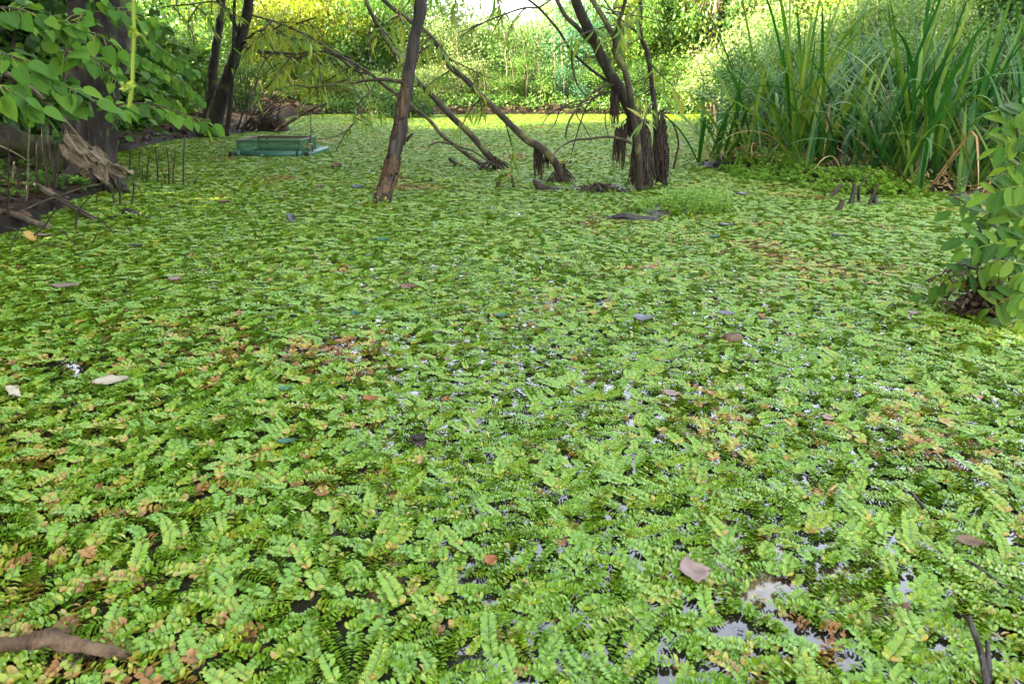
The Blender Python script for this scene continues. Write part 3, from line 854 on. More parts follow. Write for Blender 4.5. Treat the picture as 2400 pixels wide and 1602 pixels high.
skirt(wR, 1531, 1568, 262, 436, yR + .2, 240, 103, .008)
r = np.random.default_rng(104)
for (ua, ub, va, vb, n) in ((1432, 1452, 205, 285, 60), (1442, 1468, 300, 385, 80)):
    cs = [P(r.uniform(ua, ub), va + r.uniform(-6, 26), yR - .15 + r.normal(0, .04)) for _ in range(n)]
    ls = [abs(P(0, va, yR)[2] - P(0, vb, yR)[2]) * r.uniform(.3, 1.0) for _ in range(n)]
    V, F = strands(cs, ls, .006, int(ua), sway=.012); obj('hanging_roots', V, F, M['roots'], wR)
V, F, T = tuft(G(1518, 440) + np.array([.02, -.14, 0]), .05, .04, .09, 34, .035, 105); obj('fern_tuft', V, F, M['fern'], wR, T)
hanging_twigs(wR, [(1440, 60), (1460, 30), (1470, 58), (1505, 60), (1502, 20), (1455, 140), (1500, 90), (1525, 150), (1440, 20), (1420, 30)], yR - .2, 106, 12, .17, (60, 130), (-1, 1), (-.4, .6))
hanging_twigs(wR, [(1530, 205), (1532, 240), (1526, 180), (1478, 220)], yR, 107, 9, .13, (50, 100), (1, -1), (-.2, .6))
hanging_twigs(wR, [(1230, 20), (1180, 36), (1130, 55)], yR, 108, 8, .13, (50, 90), (-1, 1), (.3, 1.2))
# small side shoot with fresh pale leaves right of it
sh = thing('willow_shoot', 'thin crooked brown shoot with a few fresh leaves, right of the shaggy feet', 'sapling', G(1580, 397))
ys_ = G(1580, 397)[1]
limb('stem', sh, [(1578, 398), (1584, 370), (1590, 335), (1580, 296), (1560, 272), (1545, 262)], ys_, ys_ - .3, [6, 6, 5, 5, 4, 3], M['bark_stem'], 6, 111, .1)
leaves_on(sh, path([(1548, 262), (1560, 250), (1565, 240), (1580, 250)], ys_ - .3, ys_ - .4), 12, .11, lance_me, .02, .8)
leaves_on(sh, path([(1590, 335), (1575, 310), (1560, 272)], ys_, ys_ - .3), 6, .09, lance_me, .02, .8)

# ---- the twin-trunked tree on the left shore
bT = G(500, 322); yT = bT[1]
tw = thing('twin_trunk_tree', 'dark twin-trunked tree on the left shore behind the green raft', 'tree', bT)
limb('trunk', tw, [(488, 330), (500, 290), (512, 245), (524, 210), (540, 166), (557, 110), (574, 51), (583, 0), (592, -80), (600, -200)], yT, yT - .2, [62, 44, 40, 34, 29, 27, 25, 25, 24, 22], M['bark_dark'], 14, 121, .18, .02, 80)
limb('trunk', tw, [(480, 326), (488, 281), (493, 230), (499, 170), (507, 102), (518, 26), (524, -20), (540, -150)], yT + .25, yT + .3, [46, 36, 30, 24, 20, 18, 17, 15], M['bark_dark'], 12, 122, .16, .015, 60)
limb('trunk', tw, [(531, 318), (537, 270), (541, 230), (545, 160), (548, 60), (549, -30), (552, -140)], yT - .2, yT - .2, [14, 13, 12, 10, 9, 8, 7], M['bark_dark'], 8, 123, .14, .01, 40)
limb('branch', tw, [(565, 90), (540, 36), (520, 12), (505, -4), (480, -20)], yT - .1, yT - .3, [11, 10, 9, 8, 7], M['bark_dark'], 7, 124, .12)
limb('branch', tw, [(524, 14), (500, 4), (450, 10), (405, 14), (360, 22)], yT - .2, yT - .5, [5, 4, 3, 3, 2], M['twig'], 6, 125, .1)
limb('branch', tw, [(562, 118), (576, 112), (600, 118), (640, 124), (690, 127), (740, 121), (790, 126), (830, 140)], yT - .2, yT - 1.0, [10, 8, 7, 6, 6, 5, 4, 3], M['bark_dark'], 7, 126, .1, .02)
limb('branch', tw, [(566, 106), (585, 86), (610, 72), (655, 76), (690, 60), (740, 40)], yT - .2, yT - .8, [8, 6, 5, 4, 4, 3], M['bark_dark'], 6, 127, .1, .02)
hanging_twigs(tw, [(600, 118), (640, 124), (690, 127), (740, 121), (610, 72), (655, 76), (690, 60), (585, 90), (640, 74), (720, 48)], yT - .6, 128, 18, .21, (60, 150), (-1, 1), (.1, 1.1))
hanging_twigs(tw, [(500, 4), (450, 10), (405, 14), (470, 8)], yT - .4, 129, 14, .19, (60, 110), (-1, 1), (.1, 1.0))

# ---- the big trunk on the left shore
bB = G(228, 436); yB_ = bB[1]
big = thing('big_tree', 'massive old tree with dark furrowed bark on the left bank', 'tree', bB)
limb('trunk', big, [(226, 452), (222, 420), (216, 360), (214, 280), (220, 190), (228, 100), (236, 10), (240, -120), (250, -320), (258, -700)], yB_, yB_ + .3, [150, 122, 110, 112, 124, 134, 138, 140, 132, 96], M['bark_big'], 40, 131, .11, .02, 150, .16)
for k, q in enumerate([[(262, 395), (275, 420), (290, 440), (305, 452)], [(250, 400), (256, 432), (262, 450)], [(180, 395), (150, 420), (120, 440)], [(215, 410), (220, 440), (222, 458)]]):
    limb('root', big, q, yB_ - .25, yB_ - .55, [36, 30, 22, 8], M['bark_big'], 10, 140 + k, .25, .02)

# crowns of these trees, above the frame; they shade the pond
def crown(parent, c, rx, ry, rz, n, size, mat, seed, name='crown', tm=DIAM, clumps=40):
    r = np.random.default_rng(seed)
    cc = runit(clumps, r) * (r.random(clumps) ** (1 / 3))[:, None]
    k = r.integers(0, clumps, n)
    p = cc[k] + r.normal(0, .17, (n, 3))
    pos = np.array(c) + p * np.array([rx, ry, rz])
    ax = r.normal(0, 1, (n, 3)) + np.array([0, 0, -.35])
    nr = r.normal(0, .6, (n, 3)) + np.array([0, 0, .8])
    V, F = scatter(tm[0], tm[1], pos, ax, nr, size * r.uniform(.6, 1.35, n))
    T = np.clip(.5 + r.normal(0, .16, n) + np.array([r2 for r2 in r.normal(0, .14, clumps)])[k], 0, 1)
    return obj(name, V, F, mat, parent, np.repeat(T, len(tm[0])), smooth=False)
crown(big, bB + np.array([-.3, .6, 6.0]), 3.6, 3.6, 2.8, 18000, .30, M['mid'], 151)
crown(tw, bT + np.array([-.6, .2, 5.2]), 2.6, 2.4, 1.9, 8000, .22, M['mid'], 152)
def bank_tree(label, x, y, h, seed, mat, r0=.16, crown_lo=.25, rx=2.2, n=9000, lean=0, bark='bark_dark', group='trees on the left bank'):
    z = lz(x, y)
    t = thing('bank_tree', label, 'tree', (x, y, z), group)
    rr = np.random.default_rng(seed)
    pts = [(x, y, z - .1)] + [(x + lean * f + rr.normal(0, .08), y + rr.normal(0, .08), z + h * f) for f in (.2, .4, .6, .8, .95)]
    V, F = tube(pts, [r0 * 1.25, r0, r0 * .8, r0 * .6, r0 * .4, r0 * .12], 10, 40, .15, seed); obj('trunk', V, F, M[bark], t)
    lim = []
    for k in range(7):
        f = rr.uniform(crown_lo + .05, .9); a = rr.uniform(0, 6.28); q = np.array([x + lean * f, y, z + h * f]); L = rx * rr.uniform(.5, .9)
        lim.append(tube([q, q + np.array([math.cos(a) * L * .5, math.sin(a) * L * .5, L * .3]), q + np.array([math.cos(a) * L, math.sin(a) * L, L * .45])], [r0 * .35, r0 * .22, r0 * .06], 6, 10, .1, seed + k, False))
    V, F = join(lim); obj('limbs', V, F, M[bark], t)
    lo = z + h * crown_lo; hi = z + h * 1.05
    crown(t, (x + lean * .6, y, (lo + hi) / 2), rx, rx, (hi - lo) / 2, n, .30, M[mat], seed)
    return t
bank_tree('slim dark tree on the left bank, leftmost of the trunks at the picture edge', *G(40, 392)[:2], 9, 161, 'mid', .07, .32, 1.9, 8000, .15)
bank_tree('thin straight sapling on the left bank, just left of the massive trunk', *G(133, 385)[:2], 8, 162, 'mid', .045, .38, 1.5, 6000, -.05)
bank_tree('tree at the far left edge behind the tangle of twigs', -6.3, 6.1, 9, 163, 'dark', .15, .3, 2.3, 9000)
bank_tree('tall leafy tree on the left bank beyond the picture edge, nearest', -6.8, 2.2, 9, 164, 'mid', .2, .15, 2.4, 11000)
bank_tree('tall leafy tree on the left bank behind the massive trunk', -8.6, 8.6, 10, 165, 'dark', .2, .12, 2.6, 12000)
bank_tree('unseen tall tree left of the camera, added to shade the pond', -6.2, -1.6, 9.5, 166, 'mid', .2, .08, 2.5, 12000)  # unseen trees beside the camera, added for their shade on the near mat
bank_tree('second unseen tall tree left of the camera, added for its shade', -7.6, -5.0, 10, 169, 'mid', .2, .08, 2.7, 12000)
bank_tree('unseen leafy tree added on the left bank to block stray sun', -5.9, 4.1, 9, 171, 'mid', .16, .13, 2.2, 11000)  # added out of view to stop sun dapples on the pond
bank_tree('unseen tree level with the camera, added on the left for its shade', -10.0, .6, 11, 170, 'dark', .2, .06, 2.8, 12000)
bank_tree('tree standing deep in the left woods', -12.0, 5.5, 11, 167, 'dark', .2, .08, 3.0, 12000)
bank_tree('second tree standing deep in the left woods', -12.0, 8.8, 11, 168, 'dark', .2, .08, 3.0, 12000)

# ================================================================== shrubs and woods around the pond
def foliage_mesh(seed, n, size, tm, clumps=26, flat=1.0, hollow=.3):
    """one crown of leaves in a unit ball sitting on z = 0 .. 1, built of uneven clumps"""
    r = np.random.default_rng(seed)
    cc = runit(clumps, r) * (hollow + (1 - hollow) * r.random(clumps) ** .5)[:, None]
    cw = r.uniform(.10, .24, clumps)
    k = r.integers(0, clumps, n)
    p = cc[k] + r.normal(0, 1, (n, 3)) * cw[k][:, None]
    p[:, 2] = p[:, 2] * .5 + .5
    p *= np.array([.5, .5, 1])
    p = p[(p[:, 2] > .0)]
    n = len(p); k = k[:n]
    ax = r.normal(0, .8, (n, 3)) + np.array([0, 0, -.4]) + p * np.array([1.4, 1.4, 0])
    nr = r.normal(0, .55, (n, 3)) + np.array([0, -.25, .8])
    V, F = scatter(tm[0], tm[1], p, ax, nr, size * r.uniform(.55, 1.35, n))
    T = np.clip(.5 + r.normal(0, .15, n) + r.normal(0, .15, clumps)[k], 0, 1)
    return V, F, np.repeat(T, len(tm[0]))
PROTO = {}
for kind, (cnt, sz, tm) in {'broad': (6800, .037, DIAM), 'fine': (8500, .027, DIAM), 'narrow': (7000, .052, DIAML), 'big': (4200, .055, OVATE)}.items():
    if kind == 'big':
        tm = (leaf_tmpl([(0, .05), (.3, .9), (.65, .8), (1, .02)], 1, .8, .1, .16))
    PROTO[kind] = [foliage_mesh(200 + 7 * k + len(kind), cnt, sz, tm) for k in range(3)]
proto_me = {(kd, k): mesh('foliage', V, F, M['mid'], T, smooth=False) for kd, L in PROTO.items() for k, (V, F, T) in enumerate(L)}
def stems_mesh(seed, n, spread):
    r = np.random.default_rng(seed)
    out = []
    for k in range(n):
        a = r.uniform(0, 6.28); d = spread * r.uniform(.2, 1)
        b0 = np.array([math.cos(a) * d * .35, math.sin(a) * d * .35, -.04])
        out.append(tube([b0, b0 + np.array([math.cos(a) * d * .4, math.sin(a) * d * .4, .45]), b0 + np.array([math.cos(a) * d, math.sin(a) * d, .92])], [.012, .009, .003], 5, 9, .1, seed + k, False, 0, .02))
    return join(out)
stem_me = [mesh('stems', *stems_mesh(300 + k, 7, .42), M['bark_stem']) for k in range(3)]
def shrub(label, x, y, wd, h, mat, kind, k=0, group=None, name='shrub', cat='shrub', stem='bark_stem', z=None, dens=None):
    z = lz(x, y) if z is None else z
    t = thing(name, label, cat, (x, y, z), group)
    f = link('foliage', proto_me[(kind, k % 3)], t)
    f.scale = (wd, wd, h); f.rotation_euler = (0, 0, (x * 3.7 + y * 1.3) % 6.28)
    f.material_slots[0].link = 'OBJECT'; f.material_slots[0].material = M[mat]
    s_ = link('stems', stem_me[k % 3], t)
    s_.scale = (wd, wd, h); s_.rotation_euler = f.rotation_euler
    s_.material_slots[0].link = 'OBJECT'; s_.material_slots[0].material = M[stem]
    return t
def at(u, Y):
    return float(P(u, 200, Y)[0])
FB = 'shrubs along the far earth bank'
rows = [
 # u, Y, width, height, colour, kind, words
 (690, 22.9, 2.0, 1.20, 'mid', 'fine', 'low green bush at the left end of the far earth bank'),
 (770, 22.6, 1.8, 1.04, 'yellow', 'broad', 'low yellow-green bush on the far bank, right of the stick clump'),
 (860, 22.7, 1.9, 0.88, 'pale', 'fine', 'low pale bush on the far bank, left of the thick dead trunk'),
 (930, 20.0, 1.8, 1.6, 'dark', 'broad', 'dark leafy bush on the far bank, straight behind the thick dead trunk'),
 (1010, 22.7, 1.8, 0.96, 'pale', 'broad', 'pale leafy bush hanging over the far bank, right of the dead trunk'),
 (1090, 22.9, 1.9, 1.20, 'pale', 'fine', 'grey-green bush on the far bank, left of the pale stalks'),
 (1170, 22.7, 1.6, 0.96, 'mid', 'fine', 'small green bush at the foot of the pale stalks'),
 (1250, 22.9, 1.8, 1.28, 'mid', 'broad', 'mid green bush on the far bank among the pale stalks'),
 (1330, 22.8, 1.8, 1.04, 'teal', 'fine', 'low blue-green bush on the far bank, left of the forked willow'),
 (1410, 22.9, 1.9, 1.12, 'mid', 'broad', 'mid green bush on the far bank behind the forked willow'),
 (1490, 22.8, 1.9, 1.20, 'dark', 'fine', 'dark bush on the far bank behind the shaggy willow feet'),
 (1570, 22.8, 2.0, 1.28, 'mid', 'fine', 'green bush at the right end of the far earth bank'),
 (1650, 22.5, 2.2, 1.44, 'mid', 'broad', 'green bush on the far bank behind the leftmost reed clump'),
]
for k, (u, Y, wd, h, mt, kd, lab) in enumerate(rows):
    shrub(lab, at(u, Y), Y, wd, h, mt, kd, k, FB)
FB2 = 'taller shrubs behind the far bank'
rows2 = [
 (610, 23.0, 2.6, 2.94, 'yellow', 'broad', 'tall yellow-green shrub behind the twin-trunked tree'),
 (700, 24.4, 3.0, 3.59, 'yellow', 'narrow', 'tall sunlit yellow shrub above the green raft'),
 (790, 24.9, 3.0, 3.31, 'yellow', 'broad', 'tall golden shrub left of the thick dead trunk'),
 (880, 24.2, 2.8, 3.13, 'mid', 'broad', 'tall green shrub just left of the thick dead trunk'),
 (960, 25.0, 3.0, 2.94, 'mid', 'narrow', 'tall green shrub hidden by the thick dead trunk'),
 (1040, 24.0, 2.8, 2.34, 'pale', 'fine', 'tall pale shrub right of the thick dead trunk'),
 (1120, 24.8, 3.0, 2.26, 'pale', 'broad', 'tall grey-green shrub behind the longest willow stem'),
 (1200, 24.2, 2.6, 2.18, 'mid', 'fine', 'green shrub under the gap of bright sky'),
 (1285, 24.8, 2.9, 2.50, 'pale', 'fine', 'tall feathery pale shrub behind the pale stalks'),
 (1365, 24.2, 2.7, 3.04, 'teal', 'narrow', 'tall blue-green shrub left of the forked willow'),
 (1445, 24.8, 2.9, 3.22, 'yellow', 'fine', 'tall yellow shrub glowing between the forked willow trunks'),
 (1525, 24.2, 2.8, 3.13, 'mid', 'narrow', 'tall green shrub behind the right willow stem'),
 (1600, 24.6, 2.8, 3.31, 'yellow', 'broad', 'tall yellow-green shrub left of the pale lit trunk'),
]
for k, (u, Y, wd, h, mt, kd, lab) in enumerate(rows2):
    shrub(lab, at(u, Y), Y, wd, h, mt, kd, k + 1, FB2)
rows3 = [
 (380, 27, 4.2, 3.4, 'mid', 'fine', 'tree-high thicket under the left gap of white sky'),
 (520, 27, 5.0, 5.6, 'yellow', 'broad', 'tall yellowing tree seen between the twin trunks'),
 (640, 28, 4.6, 5.2, 'yellow', 'broad', 'tall golden tree right of the twin trunks'),
 (760, 29, 5.0, 5.4, 'yellow', 'narrow', 'tall golden tree at the top above the arching willow'),
 (880, 28, 4.6, 4.8, 'mid', 'broad', 'green tree top behind the thick dead trunk'),
 (1000, 31, 4.6, 3.8, 'pale', 'broad', 'pale tree top right of the thick dead trunk'),
 (1110, 32, 4.4, 3.1, 'pale', 'fine', 'low pale tree top left of the bright sky gap'),
 (1330, 31, 4.6, 3.6, 'pale', 'fine', 'pale tree top right of the bright sky gap'),
 (1440, 28, 4.6, 5.0, 'mid', 'broad', 'green tree top above the forked willow'),
 (1540, 28, 4.6, 5.4, 'yellow', 'fine', 'yellow-green tree top above the right willow stem'),
]
for k, (u, Y, wd, h, mt, kd, lab) in enumerate(rows3):
    shrub(lab, at(u, Y), Y, wd, h, mt, kd, k + 2, 'trees behind the far bank', 'background_tree', 'tree')
# the slope on the right, overgrown, behind the reeds
slope = [
 (1760, 11.2, 1.6, 1.1, 'dark', 'fine', 'dark low bush right behind the left reed clumps'),
 (1850, 10.6, 1.7, 1.3, 'mid', 'fine', 'low bush right behind the tallest reed clump'),
 (1940, 10.0, 1.7, 1.3, 'dark', 'broad', 'dark low bush behind the middle reed clumps'),
 (2030, 9.6, 1.7, 1.4, 'mid', 'fine', 'low bush behind the dense dark reed clump'),
 (2120, 9.2, 1.6, 1.4, 'dark', 'broad', 'dark low bush behind the reeds right of the black stubs'),
 (2210, 9.0, 1.6, 1.4, 'mid', 'fine', 'low bush behind the bright front reed clump'),
 (2310, 8.8, 1.6, 1.5, 'dark', 'broad', 'dark low bush behind the rightmost reed clumps'),
 (2410, 8.4, 1.6, 1.6, 'dark', 'fine', 'dark low bush behind the reeds at the picture edge'),
 (1800, 14.0, 2.0, 1.6, 'mid', 'broad', 'green bush between reeds and slope on the left'),
 (1900, 13.4, 2.0, 1.7, 'pale', 'fine', 'pale bush between reeds and slope in the middle'),
 (2010, 13.0, 2.0, 1.8, 'mid', 'broad', 'green bush between reeds and slope, right of the middle'),
 (2120, 12.4, 2.0, 1.8, 'pale', 'fine', 'pale bush between reeds and slope on the right'),
 (1700, 20.5, 2.4, 2.2, 'pale', 'broad', 'pale bush right beside the brown thicket'),
 (1790, 19.0, 2.4, 2.3, 'pale', 'broad', 'pale bush on the slope behind the tallest reeds on the left'),
 (1880, 18.0, 2.4, 2.4, 'mid', 'fine', 'green bush low on the right slope behind the reeds'),
 (1970, 17.0, 2.3, 2.2, 'pale', 'broad', 'grey-green bush on the right slope behind the middle reeds'),
 (2070, 16.0, 2.3, 2.2, 'pale', 'fine', 'pale bush low on the right slope behind the reeds'),
 (2180, 15.0, 2.2, 2.0, 'mid', 'broad', 'green bush low on the right slope below the bare earth'),
 (2300, 14.0, 2.2, 2.0, 'mid', 'fine', 'green bush behind the rightmost reeds'),
 (2400, 13.2, 2.2, 2.2, 'dark', 'broad', 'dark bush at the right edge behind the reeds'),
 (1650, 24.5, 3.6, 4.6, 'dark', 'broad', 'dark bushy tree behind the pale lit trunk'),
 (1760, 24.0, 3.6, 4.2, 'pale', 'broad', 'ivy-covered pale thicket right of the brown hollow'),
 (1850, 23.0, 3.4, 3.2, 'pale', 'fine', 'pale sunlit bush high on the right slope'),
 (1950, 22.5, 3.4, 2.9, 'yellow', 'broad', 'yellow sunlit bush high on the right slope'),
 (2050, 22.0, 3.2, 2.6, 'pale', 'broad', 'pale sunlit bush near the top of the right slope'),
 (2140, 21.0, 2.8, 1.8, 'yellow', 'fine', 'sunlit yellow bush beside the bare tan earth'),
 (2320, 20.5, 3.0, 1.5, 'mid', 'fine', 'green scrub above the bare tan earth at the right'),
 (2000, 27, 4.0, 4.0, 'mid', 'broad', 'green tree on top of the right slope'),
 (1860, 28, 4.4, 5.0, 'yellow', 'broad', 'yellow-green tree on top of the slope behind the tallest reeds'),
]
for k, (u, Y, wd, h, mt, kd, lab) in enumerate(slope):
    shrub(lab, at(u, Y), Y, wd, h, mt, kd, k, 'bushes on the right slope')
# left shore undergrowth
left = [
 (300, 14.2, 2.2, 1.7, 'mid', 'big', 'green hazel bush right of the massive trunk'),
 (395, 15.0, 2.2, 1.8, 'mid', 'big', 'green hazel bush left of the twin trunks'),
 (330, 16.6, 2.6, 1.9, 'dark', 'broad', 'dark tall bush between massive trunk and twin trunks'),
 (440, 17.6, 2.6, 1.9, 'mid', 'fine', 'green bush right behind the twin trunks'),
 (560, 18.3, 1.9, 1.5, 'dark', 'fine', 'dark low bush right of the twin trunks at the waterside'),
 (190, 10.5, 2.2, 1.9, 'dark', 'big', 'dark leafy bush behind the massive trunk'),
 (60, 9.4, 2.4, 2.2, 'mid', 'big', 'leafy bush left of the massive trunk'),
 (-60, 8.4, 2.4, 2.4, 'dark', 'big', 'dark leafy bush at the left picture edge'),
 (120, 12.4, 2.6, 2.7, 'dark', 'broad', 'dark bush deep in the woods left of the massive trunk'),
 (10, 11.4, 2.8, 3.0, 'dark', 'broad', 'dark bush deep in the woods at the left edge'),
 (270, 19, 3.4, 3.6, 'dark', 'broad', 'tall dark thicket right of the massive trunk'),
 (470, 22, 3.6, 3.4, 'mid', 'broad', 'green thicket seen just left of the twin trunks'),
]
for k, (x, y, wd, h, lab) in enumerate([(-6.0, 2.6, 2.2, 2.6, 'unseen bush added on the left bank to block low sun'), (-5.7, 4.6, 1.8, 2.4, 'second unseen bush added on the left bank to block low sun'), (-6.4, .6, 2.2, 2.6, 'unseen bush level with the camera, added to block low sun')]):  # unseen bushes, added to stop sun slipping in under the crowns
    shrub(lab, x, y, wd, h, 'dark', 'big', k, 'undergrowth on the left shore')
for k, (u, Y, wd, h, mt, kd, lab) in enumerate(left):
    shrub(lab, at(u, Y), Y, wd, h, mt, kd, k, 'undergrowth on the left shore')
# pale stalks on the far bank
for k, (u, v0, v1, wpx, lab) in enumerate([
    (1322, 250, 60, 4, 'pale stalk on the far bank, rightmost of the tall ones'), (1306, 240, 62, 3, 'thin pale stalk just left of the rightmost tall one'),
    (1188, 245, 40, 5, 'tallest pale stalk on the far bank under the sky gap'), (1204, 250, 120, 4, 'shorter pale stalk right beside the tallest one'),
    (1136, 232, 150, 4, 'short pale stalk left of the tallest one'), (1150, 230, 165, 3, 'very thin pale stalk between short and tallest one'),
    (1232, 245, 88, 3, 'thin pale stalk in the middle of the row'), (1268, 246, 140, 3, 'short thin pale stalk right of the middle of the row'),
    (1076, 150, 40, 3, 'pale stalk standing up behind the longest willow stem'), (1400, 248, 160, 4, 'pale stalk left of the forked willow trunk')]):
    Y = 22.3
    f = P(u, v0, Y); z = lz(f[0], Y)
    t = thing('pale_stalk', lab, 'stalk', (f[0], Y, z), 'pale stalks on the far bank')
    r = np.random.default_rng(400 + k)
    q = [np.array([f[0], Y, z - .05]), (np.array([f[0], Y, z]) + P(u - 4, v1, Y)) / 2 + np.array([r.normal(0, .04), 0, 0]), P(u - 9, v1, Y)]
    V, F = tube(q, [pxr(wpx * .8, Y), pxr(wpx * .7, Y), pxr(wpx * .3, Y)], 6, 14, .1, k, False, 0, .05); obj('stem', V, F, M['pole'], t)
# pale lit trunk and brown thicket on the right
Yl = 23.6
f = P(1664, 150, Yl)
t = thing('pale_trunk_tree', 'smooth pale trunk catching warm sunlight, above the leftmost reeds', 'tree', (f[0], Yl, lz(f[0], Yl)), None)
V, F = tube([np.array([f[0], Yl, lz(f[0], Yl) - .1]), P(1664, 140, Yl), P(1672, 70, Yl), P(1682, 0, Yl), P(1696, -100, Yl), P(1710, -300, Yl)], [pxr(20, Yl), pxr(17, Yl), pxr(16, Yl), pxr(15, Yl), pxr(14, Yl), pxr(8, Yl)], 12, 40, .08, 3)
obj('trunk', V, F, M['bark_pale'], t)
lim = []
r = np.random.default_rng(5)
for k in range(14):
    q = P(1668 + r.normal(0, 3), r.uniform(0, 120), Yl - .1); a = r.uniform(-1, 1)
    lim.append(tube([q, q + np.array([a * .3, -.1, -.1]), q + np.array([a * .45, -.15, -.45])], [.012, .009, .003], 5, 7, .1, k, False))
V, F = join(lim); obj('twig', V, F, M['bark_pale'], t)
Yt = 24.2
f = P(1715, 150, Yt)
t = thing('brown_thicket', 'hollow of tangled brown dead vines hanging right of the pale lit trunk', 'dead vines', (f[0], Yt, lz(f[0], Yt)))
r = np.random.default_rng(6)
lim = []
for k in range(260):
    u = r.uniform(1640, 1775); v = r.uniform(-20, 90)
    q = P(u, v, Yt + r.uniform(-.5, .6)); L = r.uniform(.6, 1.7)
    lim.append(tube([q, q + np.array([r.normal(0, .12), r.normal(0, .1), -L * .5]), q + np.array([r.normal(0, .25), r.normal(0, .1), -L])], [.014, .011, .006], 4, 6, 0, k, False))
V, F = join(lim); o = obj('vine_stems', V, F, M['rootdry'], t); o['kind'] = 'stuff'
# bare earth patch on the slope
# tall pale-green filler woods far behind everything
r = np.random.default_rng(9)
PV, PF, PT = [], [], []
V, F, T = PROTO['broad'][0]
n0 = 0
for k in range(34):
    x = -60 + k * 3.7 + r.normal(0, .6); y = 44 + r.normal(0, 3)
    if -5 < x < 6: hh = 2.6
    elif x < -16 and x > -24: hh = 3.0
    else: hh = r.uniform(5.0, 7.5)
    Q = V * np.array([6.5, 6.5, hh]) + np.array([x, y, lz(x, y)])
    PV.append(Q); PF.append(F + n0); PT.append(T); n0 += len(V)
obj('distant_woods', np.concatenate(PV), np.concatenate(PF), M['mid'], None, np.concatenate(PT), False, kind='stuff')['label'] = 'distant woods closing the view behind the pond'

# ------------------------------------------------------------------ reeds (cattails) on the right
def blade(seed, L, lean, bend, power, kink=None, width=.034, mat=None, tint=.5, seg=15):
    r = np.random.default_rng(seed)
    V, F, T = [], [], []
    x = z = y = 0.0; th = lean
    tw = r.normal(0, .5)
    for k in range(seg + 1):
        f = k / seg
        hw = width * .5 * (min(1, .75 + f) if f < .25 else (1 if f < .6 else (1 - ((f - .6) / .4) ** 1.7)) * 1.0)
        hw = max(hw, .0012)
        a = tw * f
        sx = np.array([-math.cos(th) * math.sin(a) * .4, math.cos(a), math.sin(th) * math.sin(a) * .4])
        nx_ = np.array([math.cos(th), 0, -math.sin(th)])
        c = np.array([x, y, z])
        V += [c - sx * hw + nx_ * hw * .35, c - nx_ * 0.0, c + sx * hw + nx_ * hw * .35]
        T += [tint + .25 * max(0, .25 - f) * 2] * 3
        th = lean + bend * f ** power
        if kink and f > kink: th += 1.5
        if kink and f > kink + .08: th += .6
        x += math.sin(th) * L / seg; z += math.cos(th) * L / seg
    for k in range(seg):
        b_ = k * 3
        F += [(b_, b_ + 3, b_ + 4, b_ + 1), (b_ + 1, b_ + 4, b_ + 5, b_ + 2)]
    return mesh('reed_blade', V, np.array(F), mat or M['reed'], T)
r = np.random.default_rng(19)
blades = [blade(500 + k, 1.0, r.uniform(.02, .22), r.uniform(.05, 1.0), r.uniform(1.5, 3), None, r.uniform(.017, .023), None, r.uniform(.25, .65)) for k in range(12)]
bent = [blade(530 + k, 1.0, r.uniform(.1, .4), r.uniform(.9, 2.3), r.uniform(1.0, 2.2), None, r.uniform(.016, .021), None, r.uniform(.35, .75)) for k in range(6)]
broke = [blade(550 + k, 1.0, r.uniform(.05, .3), .3, 2, r.uniform(.45, .7), .019, None, .5) for k in range(4)]
dry = [blade(560 + k, 1.0, r.uniform(.1, .9), r.uniform(.2, 1.5), 1.5, r.choice([None, .5]), .014, M['reed_dry'], .5) for k in range(5)]
clumps = [
 # u, v of foot, count, height, splay, words
 (1692, 392, 30, 1.45, 2.1, 'leftmost reed clump, splaying loosely over the pond'),
 (1768, 396, 26, 1.8, 1.5, 'reed clump just right of the leftmost one'),
 (1836, 402, 30, 2.25, .5, 'tall upright narrow reed clump with tips above the picture'),
 (1905, 398, 24, 1.75, .9, 'reed clump behind the tall narrow one'),
 (1968, 420, 28, 1.75, 1.0, 'reed clump in the middle of the bed with drooping tips'),
 (2030, 402, 26, 1.95, .7, 'rear reed clump in the middle of the bed'),
 (2068, 436, 30, 1.85, .9, 'dense dark reed clump standing behind the black stubs'),
 (2130, 416, 26, 2.05, .6, 'rear tall reed clump right of the middle'),
 (2172, 445, 28, 1.75, .8, 'reed clump at the waterline right of the black stubs'),
 (2225, 452, 30, 1.35, .9, 'front reed clump with bright fresh blades at the water edge'),
 (2262, 425, 26, 1.95, .7, 'tall reed clump behind the bright front one'),
 (2330, 440, 30, 1.8, .9, 'reed clump near the right edge of the picture'),
 (2385, 420, 26, 2.0, .7, 'tall dark reed clump at the right picture edge'),
 (2440, 446, 24, 1.8, .8, 'reed clump cut by the right picture edge'),
]
